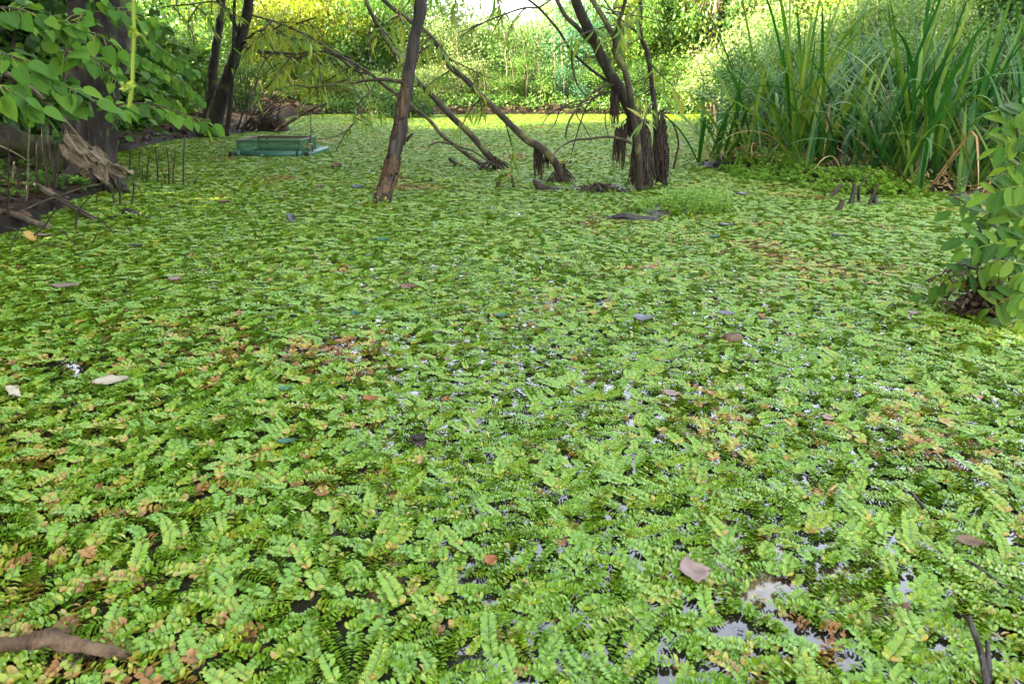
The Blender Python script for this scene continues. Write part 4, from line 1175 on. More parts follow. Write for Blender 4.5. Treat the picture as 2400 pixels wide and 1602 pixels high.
for ci_, (u, v, cnt, h, spl, lab) in enumerate(clumps):
    cnt = int(cnt * 1.3); h *= .98
    c = G(u, v)
    zb = max(0.0, lz(c[0], c[1]))
    t = thing('reed_clump', lab, 'reeds', (c[0], c[1], zb), 'cattail reeds on the right shore')
    r = np.random.default_rng(600 + ci_)
    shoots = [np.array([r.normal(0, .21), r.normal(0, .18), 0]) for _ in range(max(3, cnt // 6))]
    sf = [r.uniform(0, 6.28) for _ in shoots]
    for k in range(cnt):
        si = k % len(shoots)
        q = r.random()
        me = blades[int(r.integers(12))] if q < .46 else bent[int(r.integers(6))] if q < .84 else broke[int(r.integers(4))] if q < .91 else dry[int(r.integers(5))]
        az = sf[si] + (0 if k % 2 else math.pi) + r.normal(0, .45) if r.random() < .6 else r.uniform(0, 6.28)
        tilt = r.normal(0, .24) * spl
        L = h * r.uniform(.62, 1.12) * (.9 if q > .62 else 1) * (.75 if q > .91 else 1)
        e = Euler((r.normal(0, .06) * spl, abs(tilt) + .04 * spl, az), 'XYZ')
        pos = c + shoots[si] + np.array([r.normal(0, .02), r.normal(0, .02), zb - .03])
        o = place('reed_blade', me, t, pos, e, (L, max(.8, L * .0 + 1.75) , L))
        # width keeps its size whatever the length
        o.scale = (L, 1.9 * r.uniform(.8, 1.15), L)
    V, F, T = tuft(c + np.array([0, -.05, zb]), .34, .22, .12, 90, .07, 700 + ci_, LANCE, .4)
    obj('dead_blades', V, F, M['reed_dry'], t, T)

def litter(label, xs_, ys_, n, size, seed, mats, dmin=.05, dmax=9, name='leaf_litter'):
    r = np.random.default_rng(seed)
    x = r.uniform(*xs_, n); y = r.uniform(*ys_, n)
    d = pond_sd(x, y); k = (d > dmin) & (d < dmax); x, y = x[k], y[k]; n = len(x)
    z = land_z(x, y) + r.uniform(.004, .02, n)
    a = r.uniform(0, 6.28, n)
    V, F = scatter(OVATE[0], OVATE[1], np.stack([x, y, z], 1), np.stack([np.cos(a), np.sin(a), r.normal(0, .2, n)], 1), np.stack([r.normal(0, .35, n), r.normal(0, .35, n), np.ones(n)], 1), size * r.uniform(.5, 1.3, n))
    o = obj(name, V, F, M[mats], None, np.repeat(np.clip(r.normal(.35, .22, n), 0, 1), len(OVATE[0])), kind='stuff')
    return tag(o, label, 'leaf litter')
litter('brown leaf litter strewn over the left bank', (-7.5, -2.5), (3.0, 15), 9000, .07, 1501, 'litter')
litter('brown leaf litter on the far earth bank', (-8, 10), (21.0, 24), 2600, .14, 1502, 'litter', .02)
litter('dead leaves in the mud at the foot of the reeds', (2, 7.5), (5.6, 9), 1800, .08, 1503, 'litter', -.25)
r = np.random.default_rng(1510)
ovh_l, ovh_n = [], []
q_ = []
for k in range(200):
    u = r.uniform(700, 1640); g_ = G(u, 268.5); x = g_[0]; y = g_[1] + r.uniform(.15, .6)
    q_.append((x, y, max(.05, lz(x, y))))
q_ = np.array(q_)
n = 5200; kk = r.integers(0, len(q_), n)
pos = q_[kk] + np.stack([r.normal(0, .22, n), -np.abs(r.normal(0, .22, n)), r.normal(.08, .12, n)], 1)
pos = pos[pos[:, 2] > .05]; n = len(pos)
V, F = scatter(DIAM[0], DIAM[1], pos, r.normal(0, 1, (n, 3)) + np.array([0, -.6, -.5]), r.normal(0, .5, (n, 3)) + np.array([0, -.4, .8]), .09 * r.uniform(.5, 1.4, n))
o = obj('bank_overhang', V, F, M['mid'], None, np.repeat(np.clip(r.normal(.5, .25, n), 0, 1), 4), False, kind='stuff')
tag(o, 'creeping plants hanging over the edge of the far earth bank', 'creepers')

# ================================================================== the green raft
RC = G(630, 360)
raft = thing('floating_raft', 'green pipe raft carrying a low netted frame, floating near the left shore', 'raft', (RC[0], RC[1], 0))
fl, fr_ = G(546, 367), G(714, 367)
Yf = fl[1]; Dp = .78; rad = .040
x0, x1 = fl[0], fr_[0]
def pipe_part(name, p, q, r_, mat, sides=18, parent=raft, hollow=True):
    V, F = tube([np.array(p), np.array(q)], [r_, r_], sides, 2, 0, 0, False)
    if hollow:                                              # wall thickness: an inner skin and rims at both ends
        V2, F2 = tube([np.array(p), np.array(q)], [r_ * .9, r_ * .9], sides, 2, 0, 0, False)
        n = len(V)
        V = np.vstack([V, V2]); k = np.arange(sides); k2 = (k + 1) % sides
        F = np.vstack([F, F2[:, ::-1] + n, np.stack([k2, k, k + n, k2 + n], 1), np.stack([k + sides, k2 + sides, k2 + sides + n, k + sides + n], 1)])
    return obj(name, V, F, mat, parent)
zc = .028
fp = pipe_part('pipe', (x0 + .04, Yf, zc), (x1 - .03, Yf, zc), rad, M['green_pipe'])
for xx in (x0 + .06, x1 - .10):
    V, F = tube([np.array((xx, Yf, zc)), np.array((xx + .05, Yf, zc))], [rad * 1.13, rad * 1.13], 18, 2, 0, 0, True); obj('collar', V, F, M['green_pipe'], fp)
pipe_part('pipe', (x0 + .08, Yf + Dp, zc), (x1 + .05, Yf + Dp, zc), rad, M['green_pipe'])
pipe_part('pipe', (x0 - .015, Yf - .02, zc), (x0 + .03, Yf + Dp + .05, zc), rad, M['green_pipe'])
rp = pipe_part('pipe', (x1 + .045, Yf - .05, zc), (x1 + .10, Yf + Dp + .05, zc), rad, M['green_pipe'])
V, F = tube([np.array((x0 - .016, Yf - .03, zc)), np.array((x0 - .0155, Yf - .022, zc))], [rad * .88, rad * .88], 16, 2); obj('mouth_shade_disc', V, F, M['black'], raft)  # black disc painting the shade inside the pipe opening
V, F = tube([np.array((x1 + .045, Yf - .042, zc)), np.array((x1 + .0455, Yf - .032, zc))], [rad * .88, rad * .88], 16, 2); obj('mouth_shade_disc', V, F, M['black'], rp)
# small white printed mark on the front pipe: a peaked sign with legs
mv = []; mf = []
for (qa, qb, qc, qd) in (((-.5, 0), (-.25, 0), (-.05, 1), (-.2, 1)), ((.5, 0), (.25, 0), (.05, 1), (.2, 1)), ((-.3, .3), (.3, .3), (.26, .45), (-.26, .45)), ((-.55, -.1), (.55, -.1), (.55, .02), (-.55, .02))):
    n = len(mv)
    for (a_, h_) in (qa, qb, qc, qd):
        ph = math.pi * .5 + 1.0 - h_ * .75
        mv.append((x0 + .42 + a_ * .028, Yf - (rad + .0015) * math.sin(ph - .0) * 1.0 if False else Yf - (rad + .0015) * math.cos((h_ * .8 - .2)), zc + (rad + .0015) * math.sin(h_ * .8 - .2)))
    mf.append((n, n + 1, n + 2, n + 3))
obj('printed_mark', mv, mf, M['white'], fp)
def box_part(name, p, q, wd, ht, mat, parent=raft):
    p, q = np.array(p, float), np.array(q, float)
    d = (q - p) / np.linalg.norm(q - p)
    up = np.array([0, 0, 1.0]) if abs(d[2]) < .9 else np.array([0, 1.0, 0])
    s_ = np.cross(d, up); s_ /= np.linalg.norm(s_); u_ = np.cross(s_, d)
    V = [c + s_ * a_ * wd / 2 + u_ * b_ * ht / 2 for c in (p, q) for a_, b_ in ((-1, -1), (1, -1), (1, 1), (-1, 1))]
    o = obj(name, V, [(0, 1, 2, 3), (7, 6, 5, 4), (0, 4, 5, 1), (1, 5, 6, 2), (2, 6, 7, 3), (3, 7, 4, 0)], mat, parent, smooth=False)
    b_ = o.modifiers.new('edge', 'BEVEL'); b_.width = .003; b_.segments = 1
    return o
zt = .205; fx0, fx1 = x0 + .075, x1 - .055; fy0, fy1 = Yf + .01, Yf + Dp - .02
box_part('rail', (fx0, fy0, zt), (fx1, fy0, zt), .03, .028, M['green_paint'])
box_part('rail', (fx0 + .03, fy1, zt), (fx1 + .02, fy1, zt), .03, .03, M['brown_paint'])
box_part('rail', (fx0 + .002, fy0 + .017, zt + .001), (fx0 + .03, fy1 - .017, zt + .001), .03, .026, M['brown_paint'])
box_part('rail', (fx1 - .002, fy0 + .017, zt + .001), (fx1 + .02, fy1 - .017, zt + .001), .03, .026, M['green_paint'])
for (xx, yy) in ((fx0 + .012, fy0 + .003), (fx1 - .014, fy0 + .003), (fx0 + .04, fy1 - .003), (fx1 + .008, fy1 - .003)):
    box_part('post', (xx, yy, .03), (xx, yy, zt - .016), .024, .024, M['green_paint'])
box_part('post', (fx0 + .16, fy1 - .003, .03), (fx0 + .16, fy1 - .003, zt - .016), .02, .02, M['green_paint'])
for (pa, pb) in (((fx0, fy0 + .018), (fx1, fy0 + .018)), ((fx0 + .03, fy1 - .018), (fx1 + .02, fy1 - .018)), ((fx0 - .002, fy0), (fx0 + .028, fy1)), ((fx1 + .006, fy0), (fx1 + .028, fy1))):
    V = []; nn = 12; r = np.random.default_rng(int(abs(pa[0]) * 1000))
    for k in range(nn + 1):
        for h_ in (0, .5, 1):
            f = k / nn
            V.append((pa[0] + (pb[0] - pa[0]) * f, pa[1] + (pb[1] - pa[1]) * f + r.normal(0, .004), .04 + (zt - .05) * h_))
    F = [(k * 3 + h_, k * 3 + 3 + h_, k * 3 + 4 + h_, k * 3 + 1 + h_) for k in range(nn) for h_ in (0, 1)]
    obj('net_panel', V, F, M['net'], raft)
for k, xx in enumerate((.08, .34, .60, .86)):
    p = np.array((fx0 + xx * (fx1 - fx0) + .02, fy1 - .016, zt + .016)); V, F = tube([p, p + np.array((0, 0, .008))], [.008, .007], 8, 2); obj('screw', V, F, M['white'], raft)
# dead sprig hanging on the raft's right corner
hs_ = thing('dead_sprig', 'withered brown sprig draped over the right corner of the raft', 'dead sprig', (x1, Yf + .2, 0))
ps = [path([(729, 262), (728, 320), (724, 350), (716, 366)], Yf + .15), path([(726, 330), (734, 345), (731, 362)], Yf + .1), path([(727, 322), (720, 340), (722, 358)], Yf + .12)]
V, F = join([tube(p, [.006, .009, .005], 5, 10, .3, k, False, 0, .01) for k, p in enumerate(ps)]); obj('stem', V, F, M['rootdry'], hs_)
V, F, T = tuft(P(724, 352, Yf + .1), .03, .02, .12, 16, .06, 801, LANCE, .2); obj('dead_leaves', V, F, M['reed_dry'], hs_, T)

# ================================================================== logs, stubs and clumps in the water
def stick(label, px, Ys, widths, mat='twig', name='dead_stick', cat='stick', group=None, sides=7, rough=.15, wob=.008, seed=1, base=None):
    pts = np.array([P(u, v, y) for (u, v), y in zip(px, Ys)])
    rad = [pxr(w_, float(np.mean(Ys))) for w_ in widths]
    V, F = tube(pts, rad, sides, max(8, len(px) * 5), rough, seed, True, 0, wob)
    o = obj(name, V, F, M[mat], None, loc=pts[0])
    return tag(o, label, cat, group)
def gy(u, v): return G(u, v)[1]
# floating log below the kinked stem
yl = gy(1330, 446)
lg = thing('floating_log', 'pale broken log with black rootlets and green ferns, afloat in front of the forked willow', 'log', G(1340, 450))
V, F = tube([P(1252, 424, yl + .05), P(1262, 434, yl), P(1290, 445, yl - .04), P(1330, 449, yl - .06), P(1390, 452, yl - .1), P(1450, 452, yl - .1), P(1507, 460, yl - .2)], [.020, .038, .036, .03, .034, .03, .015], 10, 50, .3, 8, True, 0, .02); obj('log', V, F, M['bark_dead'], lg)
rootlets(lg, P(1400, 450, yl - .08), 60, .42, .09, .008, 811)
r = np.random.default_rng(812)
V, F = tube([P(1296, 446, yl - .06), P(1350, 447, yl - .08), P(1400, 446, yl - .1), P(1450, 450, yl - .12), P(1490, 456, yl - .18)], [.02, .045, .03, .05, .02], 12, 90, 1.1, 813, True, .3, .02, 40.0); obj('root_lumps', V, F, M['wet_wood'], lg)
for k, (u, v) in enumerate(((1340, 450), (1400, 452), (1440, 450), (1480, 456))):
    V, F, T = tuft(P(u, v, yl - .16), .11, .05, .04, 42, .03, 815 + k); obj('fern_tuft', V, F, M['fern'], lg, T)
stick('second slim grey stick lying under the pale broken log', [(1258, 446), (1290, 452), (1315, 455)], [yl - .1] * 3, [6, 5, 3], 'wet_wood', 'dead_stick', 'stick')
# little grassy island with a black log
ci2 = G(1580, 503)
isl = thing('plant_island', 'small floating island of fresh green seedlings right of the middle', 'plant island', ci2)
r = np.random.default_rng(820)
Xs, Ys_ = np.meshgrid(np.linspace(-1, 1, 26), np.linspace(-1, 1, 12))
rr = np.sqrt(Xs ** 2 + Ys_ ** 2)
lump = fbm(Xs * 3 + 9, Ys_ * 3, 12, 3)
hw = abs(G(1715, 500)[0] - G(1460, 500)[0]) / 2
V = np.stack([ci2[0] + Xs * hw, ci2[1] + .1 + Ys_ * .30, -.03 + .085 * np.clip(1 - rr ** 2, 0, 1) * (0.5 + lump)], -1).reshape(-1, 3)
F = np.array([(i_ * 26 + j_, i_ * 26 + j_ + 1, (i_ + 1) * 26 + j_ + 1, (i_ + 1) * 26 + j_) for i_ in range(11) for j_ in range(25)])
obj('soil', V, F, M['mud'], isl)
def herbs(cx_, cy_, rx, ry, h, n, size, seed, zbase, parent, mat='herb', kind='stuff', name='seedlings', zfun=None, shape=None):
    """many small leafy plants: a thin stem each with pairs of leaves"""
    r = np.random.default_rng(seed)
    a = r.uniform(0, 6.283, n); q = np.sqrt(r.random(n))
    x = cx_ + np.cos(a) * q * rx; y = cy_ + np.sin(a) * q * ry
    z = np.full(n, zbase) if zfun is None else zfun(x, y)
    hh = h * r.uniform(.35, 1.1, n) * (1 - .5 * q ** 2)
    if shape is not None: hh *= shape(np.cos(a) * q)
    tipx = r.normal(0, .12, n) * hh; tipy = r.normal(0, .12, n) * hh
    pos, ax, nr, sc = [], [], [], []
    for lev in (.3, .5, .68, .84, 1.0):
        for s_ in (1, -1):
            pp = np.stack([x + tipx * lev, y + tipy * lev, z + hh * lev], 1)
            aa = a * 7 + lev * 5 + (0 if s_ > 0 else math.pi)
            pos.append(pp); ax.append(np.stack([np.cos(aa), np.sin(aa), np.full(n, .35)], 1)); nr.append(np.stack([np.zeros(n), -.2 * np.ones(n), np.ones(n)], 1) + r.normal(0, .3, (n, 3))); sc.append(size * r.uniform(.6, 1.2, n) * (1.1 - .4 * lev))
    pos, ax, nr, sc = map(np.concatenate, (pos, ax, nr, sc))
    V, F = scatter(DIAM[0] * np.array([1, 1.1, 1]), DIAM[1], pos, ax, nr, sc)
    T = np.repeat(np.clip(r.normal(.55, .2, len(pos)), 0, 1), 4)
    st, n0 = [], 0
    base = np.stack([x, y, z - .01], 1); tip = np.stack([x + tipx, y + tipy, z + hh], 1)
    w_ = np.array([.0016, 0, 0]); w2 = np.array([0, .0016, 0])
    SV = np.stack([base - w_, base + w_, tip + w_ * .5, tip - w_ * .5, base - w2, base + w2, tip + w2 * .5, tip - w2 * .5], 1).reshape(-1, 3)
    SF = np.concatenate([np.array([(0, 1, 2, 3), (4, 5, 6, 7)])[None] + (np.arange(n) * 8)[:, None, None]]).reshape(-1, 4)
    V, F = join([(V, F), (SV, SF)]); T = np.concatenate([T, np.full(len(SV), .6)])
    return obj(name, V, F, M[mat], parent, T, False, kind=kind)
herbs(ci2[0] + .08, ci2[1] + .12, hw * .92, .24, .24, 420, .032, 821, .0, isl, shape=lambda q: .55 + .45 * np.clip(q + .6, 0, 1))
V, F, T = tuft(ci2 + np.array([0, -.18, .0]), hw * .9, .09, .03, 120, .03, 822); obj('fern_tuft', V, F, M['fern'], isl, T)
yk = gy(1470, 517)
bl = thing('black_log', 'black waterlogged log lying along the front of the seedling island', 'log', G(1470, 516))
V, F = tube([P(1549, 520, yk - .03), P(1500, 516, yk), P(1465, 509, yk + .02), P(1440, 512, yk + .03)], [.032, .033, .028, .02], 10, 30, .28, 31, True, 0, .015); obj('log', V, F, M['wet_wood'], bl)
V, F = tube([P(1374, 511, yk + .05), P(1410, 514, yk + .02), P(1440, 508, yk + .05), P(1490, 505, yk + .1)], [.010, .016, .02, .012], 8, 24, .3, 32, True, 0, .015); obj('branch', V, F, M['wet_wood'], bl)
V, F = tube([P(1450, 512, yk + .02), P(1480, 520, yk - .03), P(1530, 523, yk - .05)], [.018, .02, .012], 8, 20, .35, 33, True, 0, .012); obj('branch', V, F, M['wet_wood'], bl)
# small mossy stubs
ms = thing('mossy_stub', 'little stub arched like a gate and draped with wilted ferns, below the straight willow stem', 'stub', G(1185, 440))
ym = gy(1185, 442)
V, F = tube([P(1164, 444, ym), P(1170, 418, ym), P(1182, 409, ym), P(1198, 412, ym), P(1204, 438, ym - .05)], [.02, .018, .02, .018, .016], 8, 24, .35, 5); obj('stub', V, F, M['bark_mossy'], ms)
for k, (u, v) in enumerate(((1172, 412), (1194, 410), (1166, 424), (1204, 422))):
    V, F, T = tuft(P(u, v, ym - .03), .045, .03, .05, 20, .035, 830 + k); obj('fern_tuft', V, F, M['fern'], ms, T)
rs = thing('rotten_stub', 'short rotten stub leaning out of the mat left of the straight willow stem', 'stub', G(1070, 388))
yy = gy(1070, 390)
V, F = tube([P(1052, 370, yy), P(1064, 382, yy), P(1078, 389, yy - .05), P(1092, 392, yy - .1)], [.014, .026, .03, .012], 8, 20, .4, 6); obj('stub', V, F, M['bark_dead'], rs)
V, F, T = tuft(P(1066, 388, yy - .06), .07, .03, .05, 26, .035, 835); obj('fern_tuft', V, F, M['fern'], rs, T)
fs = thing('fern_knot', 'knot of ferns caught on a twig between kinked stem and shaggy feet', 'fern knot', G(1336, 384))
V, F, T = tuft(G(1336, 384), .10, .05, .05, 46, .04, 836); obj('fern_tuft', V, F, M['fern'], fs, T)
V, F = tube([P(1322, 374, gy(1336, 384)), P(1336, 381, gy(1336, 384)), P(1350, 386, gy(1336, 384))], [.008, .012, .006], 6, 10, .3, 4); obj('twig', V, F, M['twig'], fs)
# shaggy root clump in the far left water with leaning sticks
rc = G(645, 308); yr_ = rc[1]
cl = thing('root_clump', 'shaggy brown root clump with a leaning bare pole behind the raft', 'root clump', rc)
r = np.random.default_rng(840)
cs = [P(r.uniform(624, 664), r.uniform(276, 292) + abs(r.normal(0, 3)), yr_ + r.normal(0, .12)) for _ in range(240)]
V, F = strands(cs, [c[2] * 1.02 for c in cs], .012, 841, sway=.08); obj('root_skirt', V, F, M['rootdry'], cl)
V, F = tube([np.array([rc[0] - .18, yr_, 0]), P(632, 280, yr_), P(640, 274, yr_)], [.2, .15, .06], 10, 12, .3, 7); obj('stump', V, F, M['roots'], cl)
V, F = tube([np.array([rc[0] + .12, yr_ - .05, 0]), P(656, 284, yr_), P(650, 278, yr_)], [.18, .12, .05], 10, 12, .3, 8); obj('stump', V, F, M['roots'], cl)
limb('pole', cl, [(638, 310), (672, 290), (705, 270), (735, 254), (770, 240)], yr_ - .3, yr_ - 1.2, [9, 9, 8, 7, 5], M['pole'], 7, 842, .1)
for k, q in enumerate([[(648, 282), (655, 255), (660, 235)], [(640, 280), (632, 240), (628, 200)], [(660, 298), (690, 275), (730, 268)]]):
    limb('twig', cl, q, yr_, yr_ - .2, [4, 3, 2], M['twig'], 5, 845 + k, .1)
# brush of thin bare sticks right of the twin trunks
br = thing('bare_brush', 'brush of thin bare shoots fanning out right of the twin trunks', 'bare shoots', G(575, 310))
r = np.random.default_rng(850)
for k in range(26):
    u0 = r.uniform(548, 600); ang = r.uniform(-.1, 1.0); L = r.uniform(60, 150)
    q = [(u0, 312 - r.uniform(0, 8)), (u0 + math.sin(ang) * L * .5, 308 - math.cos(ang) * L * .5), (u0 + math.sin(ang) * L * 1.05, 310 - math.cos(ang) * L * .92)]
    limb('shoot', br, q, gy(575, 311) + r.normal(0, .15), gy(575, 311) + r.normal(0, .3), [3.2, 2.6, 1.6], M['twig'], 5, 860 + k, .1, .01, 10)

# black stubs in the mud before the reeds
yb2 = gy(2000, 482)
for k, (lab, q, wd, mt) in enumerate([
    ('black forked stub, tallest of the broken stubs before the reeds', [(1994, 480), (2000, 455), (2004, 430), (2013, 408)], [19, 14, 12, 7], 'wet_wood'),
    ('short mossy stub, nearest the camera of the broken stubs before the reeds', [(1962, 494), (1968, 480), (1974, 466)], [19, 15, 13], 'bark_mossy'),
    ('grey slanting stub, leftmost of the broken stubs before the reeds', [(1944, 463), (1958, 448), (1974, 432)], [12, 12, 11], 'bark_dead'),
    ('thin slanting twig crossing the broken black stubs', [(1996, 456), (2025, 425), (2052, 398)], [4, 4, 3], 'twig'),
    ('upright dark peg, middle of the broken stubs before the reeds', [(2014, 474), (2012, 455), (2013, 436)], [8, 8, 7], 'wet_wood'),
    ('leaning mossy peg right of the tallest broken stub', [(2036, 482), (2046, 458), (2060, 430)], [9, 8, 6], 'bark_mossy'),
    ('low pointed black stub, rightmost of the broken stubs before the reeds', [(2050, 480), (2051, 468), (2055, 458)], [18, 15, 7], 'wet_wood'),
    ('black lying lump of wood among the broken stubs', [(2000, 478), (2030, 478), (2074, 477)], [10, 12, 9], 'wet_wood'),
    ('tiny upright peg left of the broken stubs', [(1931, 464), (1932, 455), (1934, 446)], [4, 4, 3], 'twig')]):
    Yq = gy(q[0][0], max(q[0][1], 456))
    stick(lab, q, [Yq] * 3, wd, mt, 'broken_stub', 'stub', 'broken stubs before the reeds', 8, .3, .01, 870 + k)
stick('long wet log lying at the waterline under the rightmost reeds', [(2222, 462), (2255, 456), (2312, 446)], [gy(2230, 464), gy(2230, 464) + .1, gy(2230, 464) + .3], [8, 12, 13], 'wet_wood', 'lying_log', 'log', None, 9, .15, .01, 880)
# green herb growth at the reed foot and left shore, mud litter
hb = obj('soil_patch', [(0, 0, 0), (0.001, 0, 0), (0, .001, 0)], [(0, 1, 2)], M['mud']) if False else None
def ground_herbs(label, u0, v0, u1, v1, n, h, size, seed, mat='herb'):
    r = np.random.default_rng(seed)
    a0, a1 = G((u0 + u1) / 2, v1), G((u0 + u1) / 2, v0)
    cx_, cy_ = (a0[0] + a1[0]) / 2, (a0[1] + a1[1]) / 2
    rx = abs(G(u1, (v0 + v1) / 2)[0] - G(u0, (v0 + v1) / 2)[0]) / 2; ry = abs(a1[1] - a0[1]) / 2
    o = herbs(cx_, cy_, rx, ry, h, n, size, seed, 0, None, mat, 'stuff', 'ground_herbs', zfun=lambda x, y: np.maximum(land_z(x, y), 0))
    return tag(o, label, 'herbs')
ground_herbs('patch of bright green herbs on the left shore right of the massive trunk', 262, 300, 392, 344, 700, .24, .08, 901)
ground_herbs('low green herbs at the muddy foot of the left reed clumps', 1700, 388, 1900, 432, 420, .13, .05, 902)
ground_herbs('low green herbs in the mud behind the broken stubs', 1880, 425, 2160, 462, 360, .12, .05, 903)
ground_herbs('sparse low herbs on the brown left bank below the massive trunk', -40, 400, 260, 520, 420, .08, .045, 904, 'mid')
ground_herbs('dark low herbs in the shade of the left woods', -400, 330, 200, 400, 900, .25, .10, 905, 'dark')

# ================================================================== left bank: mossy stump, fallen poles, twigs
st = thing('mossy_stump', 'mossy rotten stump with a dark hollow in front of the massive trunk', 'stump', G(215, 428))
yS = gy(215, 436)
V, F = tube([P(168, 440, yS + .2), P(178, 395, yS + .2), P(190, 350, yS + .25), P(196, 325, yS + .3)], [.30, .25, .17, .06], 28, 80, .55, 911, True, .25, .03, 14.0); obj('stump', V, F, M['bark_mossy'], st)
V, F = tube([P(190, 362, yS), P(225, 372, yS - .1), P(258, 405, yS - .1), P(285, 440, yS - .15)], [.10, .09, .08, .05], 14, 50, .5, 912, True, .2, .03, 20.0); obj('root', V, F, M['bark_mossy'], st)
V, F = tube([P(120, 372, yS + .2), P(60, 352, yS + .1), P(20, 335, yS - .1), P(-40, 340, yS - .2)], [.17, .14, .12, .12], 18, 60, .5, 913, True, .2, .04, 14.0); obj('root', V, F, M['bark_mossy'], st)
ro = thing('mossy_root', 'thick arching mossy root at the left picture edge', 'root', G(30, 395))
yR2 = gy(30, 400) - .2
V, F = tube([P(-60, 325, yR2), P(0, 322, yR2), P(36, 336, yR2 - .05), P(52, 366, yR2 - .1), P(46, 400, yR2 - .15)], [.085, .08, .075, .07, .07], 18, 60, .5, 914, True, .2, .03, 18.0); obj('root', V, F, M['bark_mossy'], ro)
V, F = tube([P(-40, 380, yR2 - .1), P(10, 365, yR2 - .1), P(38, 380, yR2 - .1), P(40, 400, yR2 - .1)], [.08, .075, .065, .05], 18, 60, .5, 915, True, .2, .03, 18.0); obj('root', V, F, M['bark_mossy'], ro)
# the main slanting branch draped with dead leaves
mb = thing('slanting_branch', 'long grey branch slanting down to the water, draped with withered papery leaves', 'branch', G(330, 462))
q = [(-90, 110, 3.3), (0, 167, 3.6), (76, 212, 3.9), (115, 247, 4.1), (150, 283, 4.3), (190, 325, 4.55), (250, 376, 5.0), (290, 408, 5.4), (318, 434, 5.8), (333, 459, 6.2)]
pm = np.array([P(*e) for e in q])
V, F = tube(pm, [.016, .015, .014, .013, .012, .011, .009, .007, .006, .004], 8, 60, .15, 921, True, 0, .012); obj('stem', V, F, M['pole'], mb)
def crumple(seed, L, W, nx_=12, ny_=9):
    r = np.random.default_rng(seed)
    X_, Y_ = np.meshgrid(np.linspace(0, 1, nx_), np.linspace(-1, 1, ny_))
    hw_ = np.sin(np.pi * np.clip(X_ * .93 + .05, 0, 1)) ** .6 * (0.8 + .35 * fbm(X_ * 5 + seed, Y_ * 0 + seed, seed, 3))
    edge = 1 + .35 * (fbm(X_ * 9 + seed, Y_ * 5, seed + 3, 3) - .5)
    Z_ = .42 * (fbm(X_ * 3.2 + seed * 3, Y_ * 2.2, seed, 4) - .5) + .10 * np.sin(Y_ * 7 + X_ * 6 + seed) - .3 * Y_ ** 2 * r.uniform(-.4, 1)
    V = np.stack([X_ * L * edge, Y_ * hw_ * W * .5 * edge, Z_ * W], -1).reshape(-1, 3)
    F = np.array([(i_ * nx_ + j_, i_ * nx_ + j_ + 1, (i_ + 1) * nx_ + j_ + 1, (i_ + 1) * nx_ + j_) for i_ in range(ny_ - 1) for j_ in range(nx_ - 1)])
    return mesh('withered_leaf', V, F, M['papery'])
r = np.random.default_rng(929)
for k in range(26):
    f = r.uniform(0, 1); u = 140 + 112 * f + r.normal(0, 14); v = 290 + 78 * f + abs(r.normal(0, 34)) * (1.2 - .6 * f); Yd = 4.25 + .65 * f + r.normal(0, .05)
    L = r.uniform(.08, .16); W = L * r.uniform(.4, .75)
    place('withered_leaf', crumple(930 + k, L, W), mb, P(u, v, Yd), Euler((r.normal(1.0, .7), r.uniform(.3, 1.5), r.normal(.2, .7)), 'XYZ'), 1.0)
ST = 'sticks standing in the pond by the left bank'
for k, (u0, v0, u1, v1, wd, lab) in enumerate([
    (430, 436, 433, 320, 5, 'tallest bare stick of the row standing in the pond, last on the right'),
    (397, 436, 391, 346, 5, 'straight bare stick standing in the pond, second tall one from the right'),
    (405, 433, 412, 352, 4.5, 'bare stick leaning right, between the two tall sticks of the row'),
    (371, 431, 364, 344, 5, 'tall bare stick in the pond, left of the middle of the row'),
    (345, 428, 350, 362, 4, 'medium bare stick leaning slightly right, left part of the row'),
    (302, 418, 305, 350, 4, 'knotted stick close to the shore, right of the massive trunk'),
    (326, 394, 331, 350, 3, 'thin far stick near the shore behind the row'),
    (389, 434, 379, 396, 3, 'short thin stick leaning left in the middle of the row'),
    (441, 438, 444, 424, 3, 'shortest peg just right of the tallest stick'),
    (453, 437, 461, 413, 3, 'short stick leaning right, beyond the tallest stick'),
    (336, 426, 334, 394, 3, 'short hair-thin stick at the left of the row'),
    (282, 482, 272, 363, 7, 'thickest bare stick in the water before the massive trunk'),
    (268, 480, 265, 440, 5, 'short stick just left of the thickest bare stick'),
    (307, 482, 316, 418, 5, 'bare stick leaning right, right of the thickest one'),
    (229, 476, 229, 460, 4, 'stubby peg at the muddy edge below the hollow stump')]):
    Yq = gy(u0, v0)
    stick(lab, [(u0, v0 + 3), ((u0 + u1) / 2 + (1.5 if k % 2 else -1.5), (v0 + v1) / 2), (u1, v1)], [Yq] * 3, [wd, wd * .85, wd * .6], 'twig', 'standing_stick', 'stick', ST, 6, .2, .006, 950 + k)
stick('pale pole with a sawn end, lying from the left bank into the water', [(80, 430), (120, 455), (170, 486), (222, 516)], [gy(80, 470), gy(110, 485), gy(160, 500), gy(222, 518)], [17, 17, 16, 14], 'pole', 'fallen_pole', 'pole', None, 10, .14, .01, 970)
V, F = tube([P(79.5, 429.5, gy(80, 470) - .004), P(81, 431, gy(80, 470))], [pxr(15, gy(80, 470))] * 2, 12, 2); tag(obj('sawn_face', V, F, M['papery'], None, loc=P(80, 430, gy(80, 470))), 'light sawn face at the upper end of the fallen pale pole', 'wood end') if False else None
stick('second pale pole at the left edge, half under the fern mat', [(-30, 488), (40, 504), (80, 520), (118, 534)], [gy(-30, 520), gy(40, 530), gy(80, 536), gy(118, 538)], [22, 19, 17, 13], 'pole', 'fallen_pole', 'pole', None, 10, .16, .012, 971)
TG = 'twigs tangled at the left water edge'
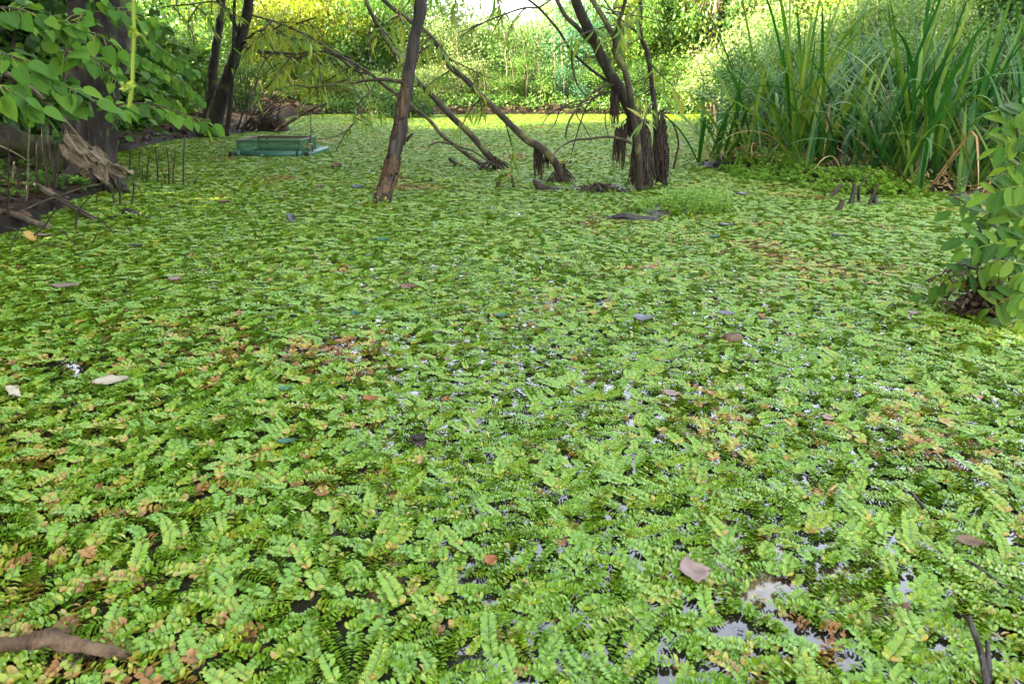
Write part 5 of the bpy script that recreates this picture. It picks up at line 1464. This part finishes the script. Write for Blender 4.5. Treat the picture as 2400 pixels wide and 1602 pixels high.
for k, (lab, q, wd) in enumerate([
    ('long pale twig rising right across the fallen pole', [(-20, 528), (95, 474), (180, 444), (251, 429)], 5),
    ('dark twig along the fallen pole ending in a rusty tuft', [(128, 456), (190, 492), (240, 520), (271, 552)], 6),
    ('forked dark twig standing where the pole meets the water', [(176, 538), (188, 494), (208, 468), (240, 440)], 5),
    ('thin dark twig slanting up at the left edge', [(22, 598), (34, 560), (48, 530)], 4),
    ('dark twig slanting up left of the yellow leaf', [(62, 564), (105, 526), (130, 486)], 5),
    ('dark lying twig at the water edge left of the yellow leaf', [(10, 532), (60, 545), (100, 562)], 5),
    ('small slanting peg right of the yellow leaf', [(144, 542), (160, 560), (176, 578)], 4),
    ('small upright peg leaning right in the near left mat', [(216, 573), (224, 556), (230, 543)], 4),
    ('tiny slanting peg at the tip of the dark twig', [(298, 532), (305, 541), (311, 549)], 4),
    ('curved twig lying flat on the mat below the yellow leaf', [(82, 577), (115, 575), (140, 581), (170, 584)], 4),
    ('tall pale cane at the left, crossing the slanting branch', [(58, 500), (66, 420), (68, 340), (70, 250)], 6),
    ('tall dark cane left of the hollow stump', [(116, 446), (108, 390), (100, 320), (98, 250)], 8),
    ('tall grey cane bending at the hollow stump', [(129, 444), (122, 380), (114, 320), (110, 262)], 7),
    ('reddish cane right before the papery leaves', [(131, 445), (136, 390), (140, 340), (148, 290)], 6),
    ('dark cane standing at the far left edge', [(14, 540), (18, 470), (22, 400), (22, 320)], 5),
    ('slim dark cane between stump and picture edge', [(54, 480), (44, 430), (38, 390)], 6),
    ('twig crossing low at the left edge', [(-10, 440), (20, 465), (46, 492)], 5),
    ('pale twig slanting down from the left edge over the mossy root', [(-10, 336), (30, 356), (64, 378)], 4),
    ('short cane stump in the brown soil left of the pole', [(30, 455), (31, 420), (32, 378)], 6),
    ('thin straight cane below the mossy stump', [(84, 480), (86, 440), (88, 328)], 5)]):
    base = max(q, key=lambda e: e[1])
    Yq = gy(base[0], max(base[1], 470))
    stick(lab, q, [Yq] * len(q), [wd, wd * .85, wd * .7, wd * .5][:len(q)], 'twig' if k not in (0, 10, 17, 18) else 'pole', 'dead_twig', 'twig', TG, 6, .2, .012, 980 + k)
# low mossy hump in the mat
hm = thing('fern_hump', 'low dark hump of wood grown over with ferns at the tip of the fallen pole', 'fern hump', G(300, 512))
yh = gy(300, 514)
V, F = tube([P(238, 518, yh), P(270, 514, yh), P(302, 503, yh), P(330, 510, yh), P(356, 510, yh)], [.015, .03, .05, .035, .015], 9, 30, .4, 5); obj('wood', V, F, M['wet_wood'], hm)
for k, (u, v) in enumerate(((262, 516), (286, 508), (304, 514), (322, 512))):
    V, F, T = tuft(P(u, v, yh - .06), .09, .05, .04, 40, .028, 1010 + k); obj('fern_tuft', V, F, M['fern'], hm, T)

# ================================================================== leafy branches hanging into the picture
ov_me = [leaf_mesh('leaf', leaf_tmpl([(0, .05), (.10, .62), (.24, .93), (.38, .96), (.52, .90), (.66, .74), (.80, .52), (.9, .3), (1, .02)], 1, wd, fo, dr, .035), M['hazel'], tn) for wd, fo, dr, tn in ((.86, .10, .16, .45), (.78, .18, .05, .6), (.92, .05, .3, .35), (.7, .22, .22, .7))]
def leafy_branch(label, px, Ys, r0, nleaf, size, seed, meshes=ov_me, mat='twig', hang=.25, side=1.0, group='leafy branches hanging in from the left'):
    pts = np.array([P(u, v, y) for (u, v), y in zip(px, Ys)])
    t = thing('leafy_branch', label, 'branch', pts[0], group)
    C = spline(pts, 60)
    r = np.random.default_rng(seed)
    V, F = tube(pts, [r0, r0 * .6, r0 * .25], 6, 40, .1, seed, True, 0, .008); obj('stem', V, F, M[mat], t)
    pet = []
    for k in range(nleaf):
        i_ = int(4 + 55 * (k + r.random()) / nleaf); c = C[min(59, i_)]
        tg = C[min(59, i_ + 1)] - C[i_ - 1]; tg /= np.linalg.norm(tg)
        s_ = (1 if k % 2 else -1)
        lat = np.cross(tg, np.array([0, -.5, 1.0])); lat /= np.linalg.norm(lat)
        d = tg * r.uniform(.3, .9) + lat * s_ * side * r.uniform(.4, 1.0) + np.array([0, 0, -hang * r.uniform(.2, 1.4)]) + r.normal(0, .18, 3)
        d /= np.linalg.norm(d)
        pl = size * r.uniform(.25, .7)
        st_ = c + d * pl
        n = Vector((r.normal(0, .45), r.normal(-.55, .45), 1)).normalized()
        dv = (Vector(d) + Vector((0, 0, -.25))).normalized()
        y_ = n.cross(dv).normalized(); z_ = dv.cross(y_)
        place('leaf', meshes[int(r.integers(len(meshes)))], t, st_, Matrix((dv, y_, z_)).transposed(), float(size * r.uniform(.7, 1.2)))
        pet.append(tube([c, c + d * pl * .6 + np.array([0, 0, .004]), st_], [.0016, .0012, .0012], 3, 4, 0, k, False))
    V, F = join(pet); o = obj('leaf_stalks', V, F, M['vine'], t, np.full(len(V), .4)); o['kind'] = 'stuff'
    return t
leafy_branch('lowest leafy branch reaching right, a row of round leaves before the twin trunks', [(225, 262), (280, 248), (350, 246), (410, 262), (470, 282), (494, 290)], [3.1, 3.1, 3.15, 3.2, 3.25, 3.3], .006, 34, 0.060, 1101, hang=.5)
leafy_branch('leafy branch with pointed leaves before the foot of the massive trunk', [(100, 235), (150, 236), (200, 232), (250, 244), (285, 262)], [2.6, 2.65, 2.7, 2.8, 2.9], .005, 16, 0.068, 1102)
leafy_branch('upright leafy shoot with a tuft of leaves at the left', [(138, 265), (142, 220), (148, 170), (152, 120)], [2.7, 2.7, 2.7, 2.7], .005, 18, 0.080, 1103, side=1.2, hang=-.1)
leafy_branch('leafy branch along the left edge above the slanting branch', [(-40, 120), (20, 130), (80, 150), (130, 190), (180, 215)], [2.5, 2.5, 2.55, 2.6, 2.6], .006, 34, 0.072, 1104)
leafy_branch('leafy branch at the top left corner', [(-40, 20), (30, 20), (90, 36), (150, 50), (200, 40)], [2.6, 2.6, 2.65, 2.7, 2.7], .006, 30, 0.068, 1105)
leafy_branch('long leafy branch sweeping before the massive trunk at the top', [(-20, 36), (60, 40), (140, 56), (220, 80), (270, 108), (290, 136)], [3.0, 3.0, 3.1, 3.1, 3.15, 3.2], .007, 26, 0.068, 1106, hang=.6)
leafy_branch('leafy branch hanging from above right of the massive trunk', [(200, -30), (250, 10), (310, 30), (350, 44), (378, 62)], [3.4, 3.5, 3.5, 3.6, 3.6], .006, 34, 0.068, 1107, hang=.5)
leafy_branch('drooping leafy branch at the left edge with large leaves', [(-50, 190), (0, 200), (40, 225), (75, 250)], [2.3, 2.3, 2.35, 2.4], .005, 20, 0.072, 1108, hang=.6)
leafy_branch('leafy branch in shade before the massive trunk, middle height', [(130, 110), (190, 125), (240, 150), (275, 190)], [4.2, 4.2, 4.2, 4.2], .006, 30, 0.072, 1109, hang=.4)
leafy_branch('leafy branch with small leaves over the herb patch', [(285, 130), (330, 140), (380, 165), (430, 200), (470, 232)], [6.0, 6.0, 6.1, 6.2, 6.3], .008, 60, 0.080, 1110, hang=.5)
leafy_branch('upper leafy branch between massive trunk and twin trunks', [(290, 60), (340, 90), (395, 130), (450, 160)], [6.5, 6.6, 6.7, 6.8], .008, 56, 0.088, 1111, hang=.5)
leafy_branch('third leafy branch between massive trunk and twin trunks', [(280, 190), (320, 195), (370, 215), (420, 245)], [6.6, 6.7, 6.8, 6.9], .008, 44, 0.080, 1112, hang=.5)
# fuzzy green vine hanging close to the camera
vn = thing('hanging_vine', 'bright green fuzzy vine tip hanging straight down close to the camera', 'vine', P(308, 252, 1.1))
pv = np.array([P(u, v, 1.1) for u, v in [(314, -60), (313, 20), (314, 80), (311, 150), (310, 200), (305, 235), (303, 252)]])
V, F = tube(pv, [.0022, .0022, .0024, .0024, .0026, .003, .0022], 8, 60, .15, 5, True, 0, .001); obj('stem', V, F, M['vine'], vn, np.full(len(V), .6))
r = np.random.default_rng(1120); C = spline(pv, 200); hv, hf = [], []
for k in range(420):
    c = C[int(r.integers(20, 200))]; d = runit(1, r)[0]; d[2] *= .4; n = len(hv)
    hv += [c, c + np.array([0, 0, .0006]), c + d * .0058]; hf.append((n, n + 1, n + 2))
obj('hairs', hv, hf, M['vine'], vn, np.full(len(hv), .9), kind='stuff')
for k, (u, v, sg) in enumerate(((306, 205, -1), (316, 86, 1))):
    q = [P(u, v, 1.1), P(u + sg * 10, v - 6 if sg > 0 else v + 4, 1.09), P(u + sg * 18, v + 10, 1.08)] if sg < 0 else [P(u, v, 1.1), P(u + 14, v - 4, 1.1), P(u + 30, v + 18, 1.12)]
    V, F = tube(q, [.0018, .0015, .0008], 6, 12, .2, k); obj('side_bud', V, F, M['vine'], vn, np.full(len(V), .7))
    V, F, T = tuft(q[1], .008, .008, .008, 9, 0.011, 1130 + k, ROUND, .2); obj('bud_leaves', V, F, M['vine'], vn, T)

# right side: false-acacia like branch with rows of oval leaflets
lf_me = [leaf_mesh('leaflet', leaf_tmpl([(0, .1), (.12, .66), (.35, 1), (.65, .98), (.88, .62), (1, .15)], 1, wd, fo, dr), M['robinia'], tn) for wd, fo, dr, tn in ((.46, .12, .1, .4), (.5, .05, .2, .55), (.42, .2, .05, .75), (.48, .1, .25, .25))]
def pinnate(t, px, Ys, pairs, size, seed, tintsel=None):
    pts = np.array([P(u, v, y) for (u, v), y in zip(px, Ys)])
    C = spline(pts, 40); r = np.random.default_rng(seed)
    V, F = tube(pts, [.003, .002, .001], 5, 16, 0, seed, False); obj('leaf_stalk', V, F, M['vine'], t, np.full(len(V), .4))
    for k in range(pairs):
        i_ = int(6 + 33 * k / max(1, pairs - 1)); c = C[min(39, i_)]
        tg = C[min(39, i_ + 1)] - C[i_ - 2]; tg /= np.linalg.norm(tg)
        lat = np.cross(tg, np.array([0, -.9, .8])); lat /= np.linalg.norm(lat)
        for s_ in ((1, -1) if k < pairs - 1 else (0,)):
            d = Vector(tg * (.35 if s_ else 1) + lat * s_ * .95 + r.normal(0, .12, 3)).normalized()
            n = Vector((r.normal(0, .25), r.normal(-.8, .25), .9)).normalized()
            y_ = n.cross(d).normalized(); z_ = d.cross(y_)
            mi = int(r.integers(4)) if tintsel is None else tintsel[int(r.integers(len(tintsel)))]
            place('leaflet', lf_me[mi], t, c, Matrix((d, y_, z_)).transposed(), float(size * r.uniform(.8, 1.15)))
rbA = thing('leafy_shrub', 'shrub with rows of oval leaflets leaning in at the right edge', 'shrub', (2.75, 2.9, lz(3.4, 2.9)))
for k, q in enumerate([[(2480, 800), (2420, 640), (2400, 520), (2390, 400), (2385, 300)], [(2470, 640), (2380, 600), (2290, 610), (2220, 640), (2170, 660)], [(2470, 560), (2400, 520), (2330, 500), (2290, 520)], [(2480, 860), (2420, 800), (2380, 780), (2330, 800)]]):
    ys__ = np.linspace(3.0, 2.9 + .1 * k, len(q))
    V, F = tube([P(u, v, y) for (u, v), y in zip(q, ys__)], [.012, .009, .004], 7, 30, 0.120, 1140 + k, True, 0, .01); obj('branch', V, F, M['twig'], rbA)
for k, (q, Y_, pr, sz, ts) in enumerate([
    ([(2440, 250), (2400, 262), (2370, 280), (2345, 300)], 2.9, 6, .085, (2, 1)), ([(2440, 310), (2400, 320), (2360, 335), (2335, 350)], 2.85, 6, .085, (2, 1)),
    ([(2430, 370), (2390, 385), (2360, 395)], 2.85, 5, .08, (2, 1)), ([(2440, 440), (2390, 436), (2345, 446), (2315, 460)], 2.8, 6, .09, (1, 2)),
    ([(2440, 490), (2390, 480), (2340, 490), (2290, 510)], 2.9, 7, .085, (0, 1)), ([(2430, 540), (2380, 530), (2320, 545), (2262, 560)], 2.85, 7, .09, (0, 3)),
    ([(2420, 590), (2360, 570), (2310, 575), (2270, 592)], 2.75, 6, .09, (0, 3)), ([(2400, 620), (2340, 610), (2290, 630), (2255, 655)], 2.8, 6, .09, (0, 1)),
    ([(2300, 640), (2250, 650), (2200, 664), (2160, 690)], 3.0, 7, .075, (0, 1)), ([(2440, 700), (2390, 690), (2350, 705), (2320, 725)], 2.7, 6, .085, (0, 3)),
    ([(2440, 760), (2390, 750), (2340, 765), (2300, 790)], 2.7, 6, .085, (0, 1)), ([(2440, 660), (2400, 640), (2360, 650)], 2.75, 5, .09, (3, 0)),
    ([(2450, 420), (2410, 400), (2380, 420)], 2.9, 5, .09, (1, 0)), ([(2450, 520), (2415, 505), (2370, 515)], 2.8, 5, .09, (0, 3)), ([(2450, 580), (2420, 560), (2385, 565)], 2.7, 5, .09, (3, 0)), ([(2360, 470), (2320, 480), (2270, 475), (2230, 495)], 3.1, 6, .07, (0, 1))]):
    pinnate(rbA, q, [Y_ + .03 * i_ for i_ in range(len(q))], pr, sz, 1150 + k, ts)
tagl = thing('root_tangle', 'tangle of withered brown rootlets hanging under the leafy shrub at the right', 'root tangle', G(2300, 800))
r = np.random.default_rng(1180); out = []
for k in range(95):
    u, v = r.normal(2305, 32), r.normal(690, 50); L = r.uniform(30, 110); a = r.normal(1.45, .6)
    q = [(u, v)]
    for _ in range(4):
        a += r.normal(0, .6); q.append((q[-1][0] + math.cos(a) * L / 4, min(828, q[-1][1] + math.sin(a) * L / 4)))
    out.append(tube([P(u_, v_, 2.95 + r.normal(0, .08)) for u_, v_ in q], [.004, .0055 * r.uniform(.6, 2.0), .003], 5, 16, .5, k, False, 0, .01))
V, F = join(out); obj('rootlets', V, F, M['rootdry'], tagl)
V, F, T = tuft(P(2310, 720, 2.95), .1, .1, .18, 70, 0.024, 1181, ROUND, .2); obj('withered_leaves', V, F, M['fern_brown'], tagl, T)
for k, q in enumerate([[(2175, 662), (2215, 636), (2270, 612), (2340, 588)], [(2204, 668), (2240, 640), (2300, 618)], [(2262, 840), (2330, 812), (2400, 780)], [(2330, 690), (2370, 676), (2420, 660)], [(2240, 770), (2290, 755), (2340, 745), (2420, 720)]]):
    V, F = tube([P(u, v, 3.05 - .02 * k) for u, v in q], [.005, .010, .008], 7, 24, .35, 1190 + k, True, 0, .012); obj('dead_branch', V, F, M['rootdry'], tagl)
for k, (u, v) in enumerate(((2190, 660), (2215, 648), (2250, 780), (2280, 790), (2310, 835))):
    V, F, T = tuft(P(u, v, 3.0), .05, .03, .04, 26, 0.024, 1195 + k); obj('fern_tuft', V, F, M['fern'], tagl, T)
stick('thin dark shoot arching up beside the right shrub, above the mat', [(2300, 545), (2280, 500), (2255, 470), (2232, 458)], [3.3, 3.3, 3.35, 3.4], [5, 4, 4, 2], 'twig', 'bare_shoot', 'shoot')
stick('bent dark twig hanging left of the right shrub', [(2280, 590), (2266, 552), (2268, 548), (2300, 540)], [3.1, 3.1, 3.1, 3.1], [3, 4, 4, 4], 'twig', 'bare_shoot', 'shoot')

# ================================================================== sticks and leaves lying on the mat
fb = thing('mossy_branch', 'thick bark-crusted branch entering at the bottom left corner', 'branch', G(120, 1530))
zf = .03
V, F = tube([G(-120, 1500, zf), G(0, 1506, zf), G(60, 1502, zf), G(110, 1492, zf + .01), G(150, 1502, zf), G(200, 1512, zf), G(270, 1530, zf - .01), G(330, 1550, -.01)], [.011, .011, .012, .016, .015, .012, .009, .004], 16, 120, .6, 1201, True, .25, .005, 160.0); obj('branch', V, F, M['bark_peel'], fb)
for k, (u, v) in enumerate(((290, 1530), (300, 1560), (180, 1545), (270, 1515), (310, 1590))):
    V, F, T = tuft(G(u, v, .008), .022, .02, .02, 13, .018, 1210 + k); obj('fern_tuft', V, F, M['fern'], fb, T)
hg = G(200, 1540)
rootlets(fb, hg, 18, .05, .03, .002, 1216)
def ground_stick(label, pts, rad, mat='twig', seed=1, name='floating_twig'):
    V, F = tube([G(u, v, z) for u, v, z in pts], rad, 7, 30, .2, seed, True, 0, .004)
    return tag(obj(name, V, F, M[mat], None, loc=G(*pts[0])), label, 'twig')
ground_stick('dark blurred twig standing up at the bottom right', [(2318, 1640, .0), (2302, 1540, .05), (2282, 1480, .09), (2268, 1440, .11)], [.006, .006, .0055, .004], 'wet_wood', 1220)
ground_stick('short dark twig beside the blurred upright one at the bottom right', [(2316, 1625, .0), (2316, 1560, .04), (2312, 1500, .07)], [.005, .005, .0035], 'wet_wood', 1221)
ground_stick('long thin twig lying aslant at the right, half under the mat', [(2235, 1290, .006), (2300, 1332, .010), (2350, 1370, .008), (2420, 1420, .012)], [.0025, .0035, .004, .004], 'wet_wood', 1222)
ground_stick('short dark peg poking out of the mat at the right', [(2138, 1152, .05), (2160, 1180, .025), (2188, 1212, -.005)], [.0035, .004, .004], 'wet_wood', 1223)
ground_stick('thin stalk under the small beige leaf at the left edge', [(-20, 950, .01), (10, 940, .012), (32, 926, .02)], [.002, .002, .0015], 'twig', 1224)
def drift_mesh(seed, L, W, curl=.25, notch=0.0, nx_=11, ny_=7):
    r = np.random.default_rng(seed)
    X_, Y_ = np.meshgrid(np.linspace(0, 1, nx_), np.linspace(-1, 1, ny_))
    pr = np.interp(X_, [0, .12, .35, .6, .85, 1], [.06, .62, 1, .85, .42, .03])
    pr = pr * (1 + notch * np.sin(X_ * 18 + seed) * (np.abs(Y_) > .6))
    Z_ = curl * (Y_ ** 2) * W * .5 + curl * W * .7 * (X_ - .45) ** 2 + .12 * W * (fbm(X_ * 3 + seed, Y_ * 2, seed, 3) - .5) * 2 - .05 * W * (np.abs(Y_) < .1)
    V = np.stack([(X_ - .5) * L, Y_ * pr * W * .5, Z_], -1).reshape(-1, 3)
    F = np.array([(i_ * nx_ + j_, i_ * nx_ + j_ + 1, (i_ + 1) * nx_ + j_ + 1, (i_ + 1) * nx_ + j_) for i_ in range(ny_ - 1) for j_ in range(nx_ - 1)])
    return V, F
def driftmat(name, a, b, rough=.6):
    return plainmat(name, a, b, rough, 60, .4, .15, .15)
DM = {'cream': driftmat('leaf_cream', (.25, .22, .15), (.36, .32, .23)), 'beige': driftmat('leaf_beige', (.14, .10, .07), (.22, .16, .12)), 'brown': driftmat('leaf_brown', (.06, .035, .02), (.15, .09, .05)),
      'grey': driftmat('leaf_grey', (.06, .065, .075), (.12, .125, .14), .35), 'black': driftmat('leaf_black', (.02, .024, .026), (.05, .055, .06), .35), 'dgreen': driftmat('leaf_dgreen', (.015, .07, .04), (.03, .11, .06), .35),
      'orange': driftmat('leaf_orange', (.13, .045, .01), (.22, .085, .02)), 'yellow': driftmat('leaf_gold', (.28, .17, .03), (.36, .24, .06)), 'pink': driftmat('leaf_pink', (.15, .10, .085), (.22, .155, .13))}
FL = 'fallen leaves lying on the fern mat'
for k, (u, v, lpx, asp, yaw, col, tilt, lab) in enumerate([
    (262, 905, 58, .5, .35, 'cream', .1, 'pale cream leaf lying on the mat at the left, the largest light one'),
    (35, 938, 34, .62, 1.9, 'cream', .9, 'small beige leaf standing on edge near the left picture edge'),
    (1628, 1352, 62, .8, .1, 'pink', .02, 'large brownish pink leaf lying flat near the open water patches'),
    (680, 522, 22, .8, 1.2, 'black', .9, 'small black leaf tilted up behind on the left half of the mat'),
    (958, 680, 34, .5, .1, 'brown', .2, 'dark curled leaf near the middle, above the white water glints'),
    (1506, 754, 42, .5, .25, 'grey', .1, 'wet bluish grey leaf right of the middle'),
    (1700, 742, 34, .3, -.1, 'grey', .25, 'narrow grey leaf curling up just above the brown bark lump'),
    (1574, 930, 38, .45, -.3, 'pink', .15, 'torn pinkish leaf below the bark lump, right of the middle'),
    (1940, 988, 26, .6, .2, 'pink', .1, 'small pinkish leaf on the right half of the mat'),
    (155, 678, 44, .35, .25, 'beige', .1, 'long beige leaf far on the left of the mat'),
    (414, 660, 28, .5, .3, 'pink', .15, 'small pink-grey leaf left of the middle, far out'),
    (72, 567, 20, .9, 1.4, 'yellow', .8, 'yellow leaf standing on edge among the twigs at the left'),
    (108, 557, 28, .4, .1, 'beige', .1, 'flat pale leaf next to the yellow one at the left'),
    (672, 922, 26, .45, .1, 'dgreen', .1, 'small dark green leaf left of the middle in the near mat'),
    (832, 743, 22, .6, -.4, 'dgreen', .15, 'small dark green leaf right beside the white water glints'),
    (1172, 746, 30, .3, .05, 'dgreen', .2, 'narrow dark green leaf in the middle of the mat'),
    (897, 567, 30, .3, .05, 'dgreen', .15, 'narrow dark leaf below the thick dead trunk'),
    (1048, 850, 18, .5, -.8, 'pink', .3, 'tiny pointed pinkish leaf near the centre'),
    (672, 1045, 34, .4, .3, 'dgreen', .1, 'blue-green leaf left of the grey bark chunk'),
    (870, 944, 32, .5, .2, 'orange', .15, 'rust-brown leaf left of the centre in the near mat'),
    (1150, 1326, 30, .6, .6, 'orange', .3, 'small rusty red leaf low in the middle'),
    (838, 443, 26, .5, -.1, 'grey', .15, 'grey curled leaf just left of the trunk foot'),
    (790, 392, 20, .6, .2, 'brown', .3, 'brown leaf right of the raft far out'),
    (748, 442, 18, .5, -.3, 'brown', .2, 'small brown leaf midway between raft and trunk foot'),
    (318, 582, 26, .35, .15, 'black', .1, 'dark wet leaf on the mat left of the middle distance'),
    (528, 478, 24, .4, .1, 'brown', .1, 'brown leaf far out below the raft'),
    (1738, 459, 24, .5, .0, 'grey', .05, 'pale grey leaf lying flat behind the seedling island'),
    (1698, 533, 28, .5, .0, 'grey', .05, 'pale grey leaf lying flat below the seedling island'),
    (1960, 556, 26, .3, -.1, 'black', .15, 'narrow dark leaf on the mat before the broken stubs'),
    (1672, 560, 20, .4, .1, 'dgreen', .1, 'small green leaf between island and bark lump'),
    (2270, 1285, 46, .45, -.1, 'brown', .1, 'brown rotting leaf near the right edge above the lying twig'),
    (2140, 740, 24, .4, .2, 'pink', .1, 'pinkish leaf at the right left of the root tangle')]):
    D = G(u, v); sc = lpx / 1600 * np.linalg.norm(D - np.array([0, 0, CAMH])) * 1.12
    V, F = drift_mesh(1300 + k, sc, sc * asp * 1.35, .3 if col != 'pink' else .14, .15 if k == 0 else .05)
    o = obj('fallen_leaf', V, F, DM[col])
    so = o.modifiers.new('thick', 'SOLIDIFY'); so.thickness = .0006
    o.location = (D[0], D[1], .016 + (.3 * sc * math.sin(tilt) if tilt > .5 else 0)); o.rotation_euler = (tilt, .05, yaw)
    tag(o, lab, 'leaf', FL)
# bark lump, bark chunk, brown tuft
D = G(1708, 800)
r = np.random.default_rng(1400)
bm = thing('bark_lump', 'rounded grey-brown bark lump with a rusty underside lying right of the middle', 'bark', D)
nu, nv = 22, 14
th, ph = np.meshgrid(np.linspace(0, 2 * math.pi, nu, endpoint=False), np.linspace(0, math.pi, nv))
xx = np.cos(th) * np.sin(ph); yy_ = np.sin(th) * np.sin(ph); zz_ = np.cos(ph)
q = 1 + .45 * (fbm(xx * 2.2 + 5, yy_ * 2.2 + zz_ * 1.7, 14, 4) - .5)
V = np.stack([D[0] + xx * q * .046 * (1 + .25 * xx), D[1] + yy_ * q * .03, .012 + zz_ * q * .024 * np.clip(1.0 + .5 * xx, .3, 1.4)], -1).reshape(-1, 3)
F = np.array([(i_ * nu + j_, (i_ + 1) * nu + j_, (i_ + 1) * nu + (j_ + 1) % nu, i_ * nu + (j_ + 1) % nu) for i_ in range(nv - 1) for j_ in range(nu)])
obj('bark', V, F, M['bark_peel'], bm)
V, F = drift_mesh(1401, .04, .02, .4); o = obj('rusty_flake', V + np.array([D[0] + .034, D[1] - .022, .006]), F, DM['orange'], bm)
D = G(980, 1046)
bc = thing('bark_chunk', 'ragged splintered grey bark chunk lying left of the centre in the near mat', 'bark', D)
for k in range(4):
    V, F = drift_mesh(1410 + k, .052 - .006 * k, .022, .7, .25)
    e = Euler((.5 * math.sin(k * 2.0), .25 - .12 * k, -.6 + .25 * k)).to_matrix()
    V = (np.array(e) @ V.T).T + D + np.array([.006 * math.sin(k * 3), .004 * k - .006, .014 + .005 * k])
    o = obj('splinter', V, F, M['bark_dead'], bc); so = o.modifiers.new('thick', 'SOLIDIFY'); so.thickness = .003
D = G(1932, 1166)
bt = thing('dead_tuft', 'small fan of dry pale brown stalks sticking up at the right', 'dead tuft', D)
V, F, T = tuft(D + np.array([0, 0, .008]), .014, .012, .012, 26, .030, 1420, LANCE, .1); obj('dry_stalks', V, F, M['reed_dry'], bt, T)
# isolated fern sprigs adrift on the open water patches, and a water strider
for k, (u, v, mi, yw, lab) in enumerate([(1716, 1514, 13, .4, 'small olive fern sprig adrift alone on the largest open water patch'), (1742, 1528, 14, 2.2, 'tiny brownish fern sprig at the lower end of the largest open water patch'), (1828, 1430, 13, 1.3, 'round olive sprig adrift in the small open patch right of the largest'), (1596, 1566, 14, .2, 'olive sprig adrift on the open patch at the bottom')]):
    D = G(u, v)
    o = link('fern_sprig', sprig_me[mi], None); o.location = (D[0], D[1], .001); o.rotation_euler = (0, 0, yw); o.scale = (.62, .62, .62)
    tag(o, lab, 'fern sprig', 'sprigs adrift on open water')
D = G(1735, 1482)
ws = thing('water_strider', 'dark long-legged water strider standing on the largest open water patch', 'insect', D)
V, F = tube([D + np.array([-.006, .002, .004]), D + np.array([-.002, .001, .005]), D + np.array([.003, -.001, .005]), D + np.array([.006, -.002, .004])], [.0005, .0011, .0012, .0006], 8, 12); obj('body', V, F, M['black'], ws)
for k in range(6):
    sg = 1 if k % 2 else -1; f = (k // 2) - 1
    b0 = D + np.array([.002 * f, 0, .0045]); V, F = tube([b0, b0 + np.array([.004 * f, sg * .006, .003]), b0 + np.array([.010 * f, sg * .013, -.0045])], [.0003, .00025, .0002], 4, 8, 0, 0, False); obj('leg', V, F, M['black'], ws)

for o in bpy.data.objects:
    if o.name.split('.')[0] in ('fern_tuft', 'dead_blades', 'dead_leaves', 'bud_leaves', 'dry_stalks', 'withered_leaves', 'root_skirt', 'hanging_roots', 'rootlets', 'crown', 'foliage', 'stems', 'limbs', 'root_lumps') and o.users_collection:
        o['kind'] = 'stuff'
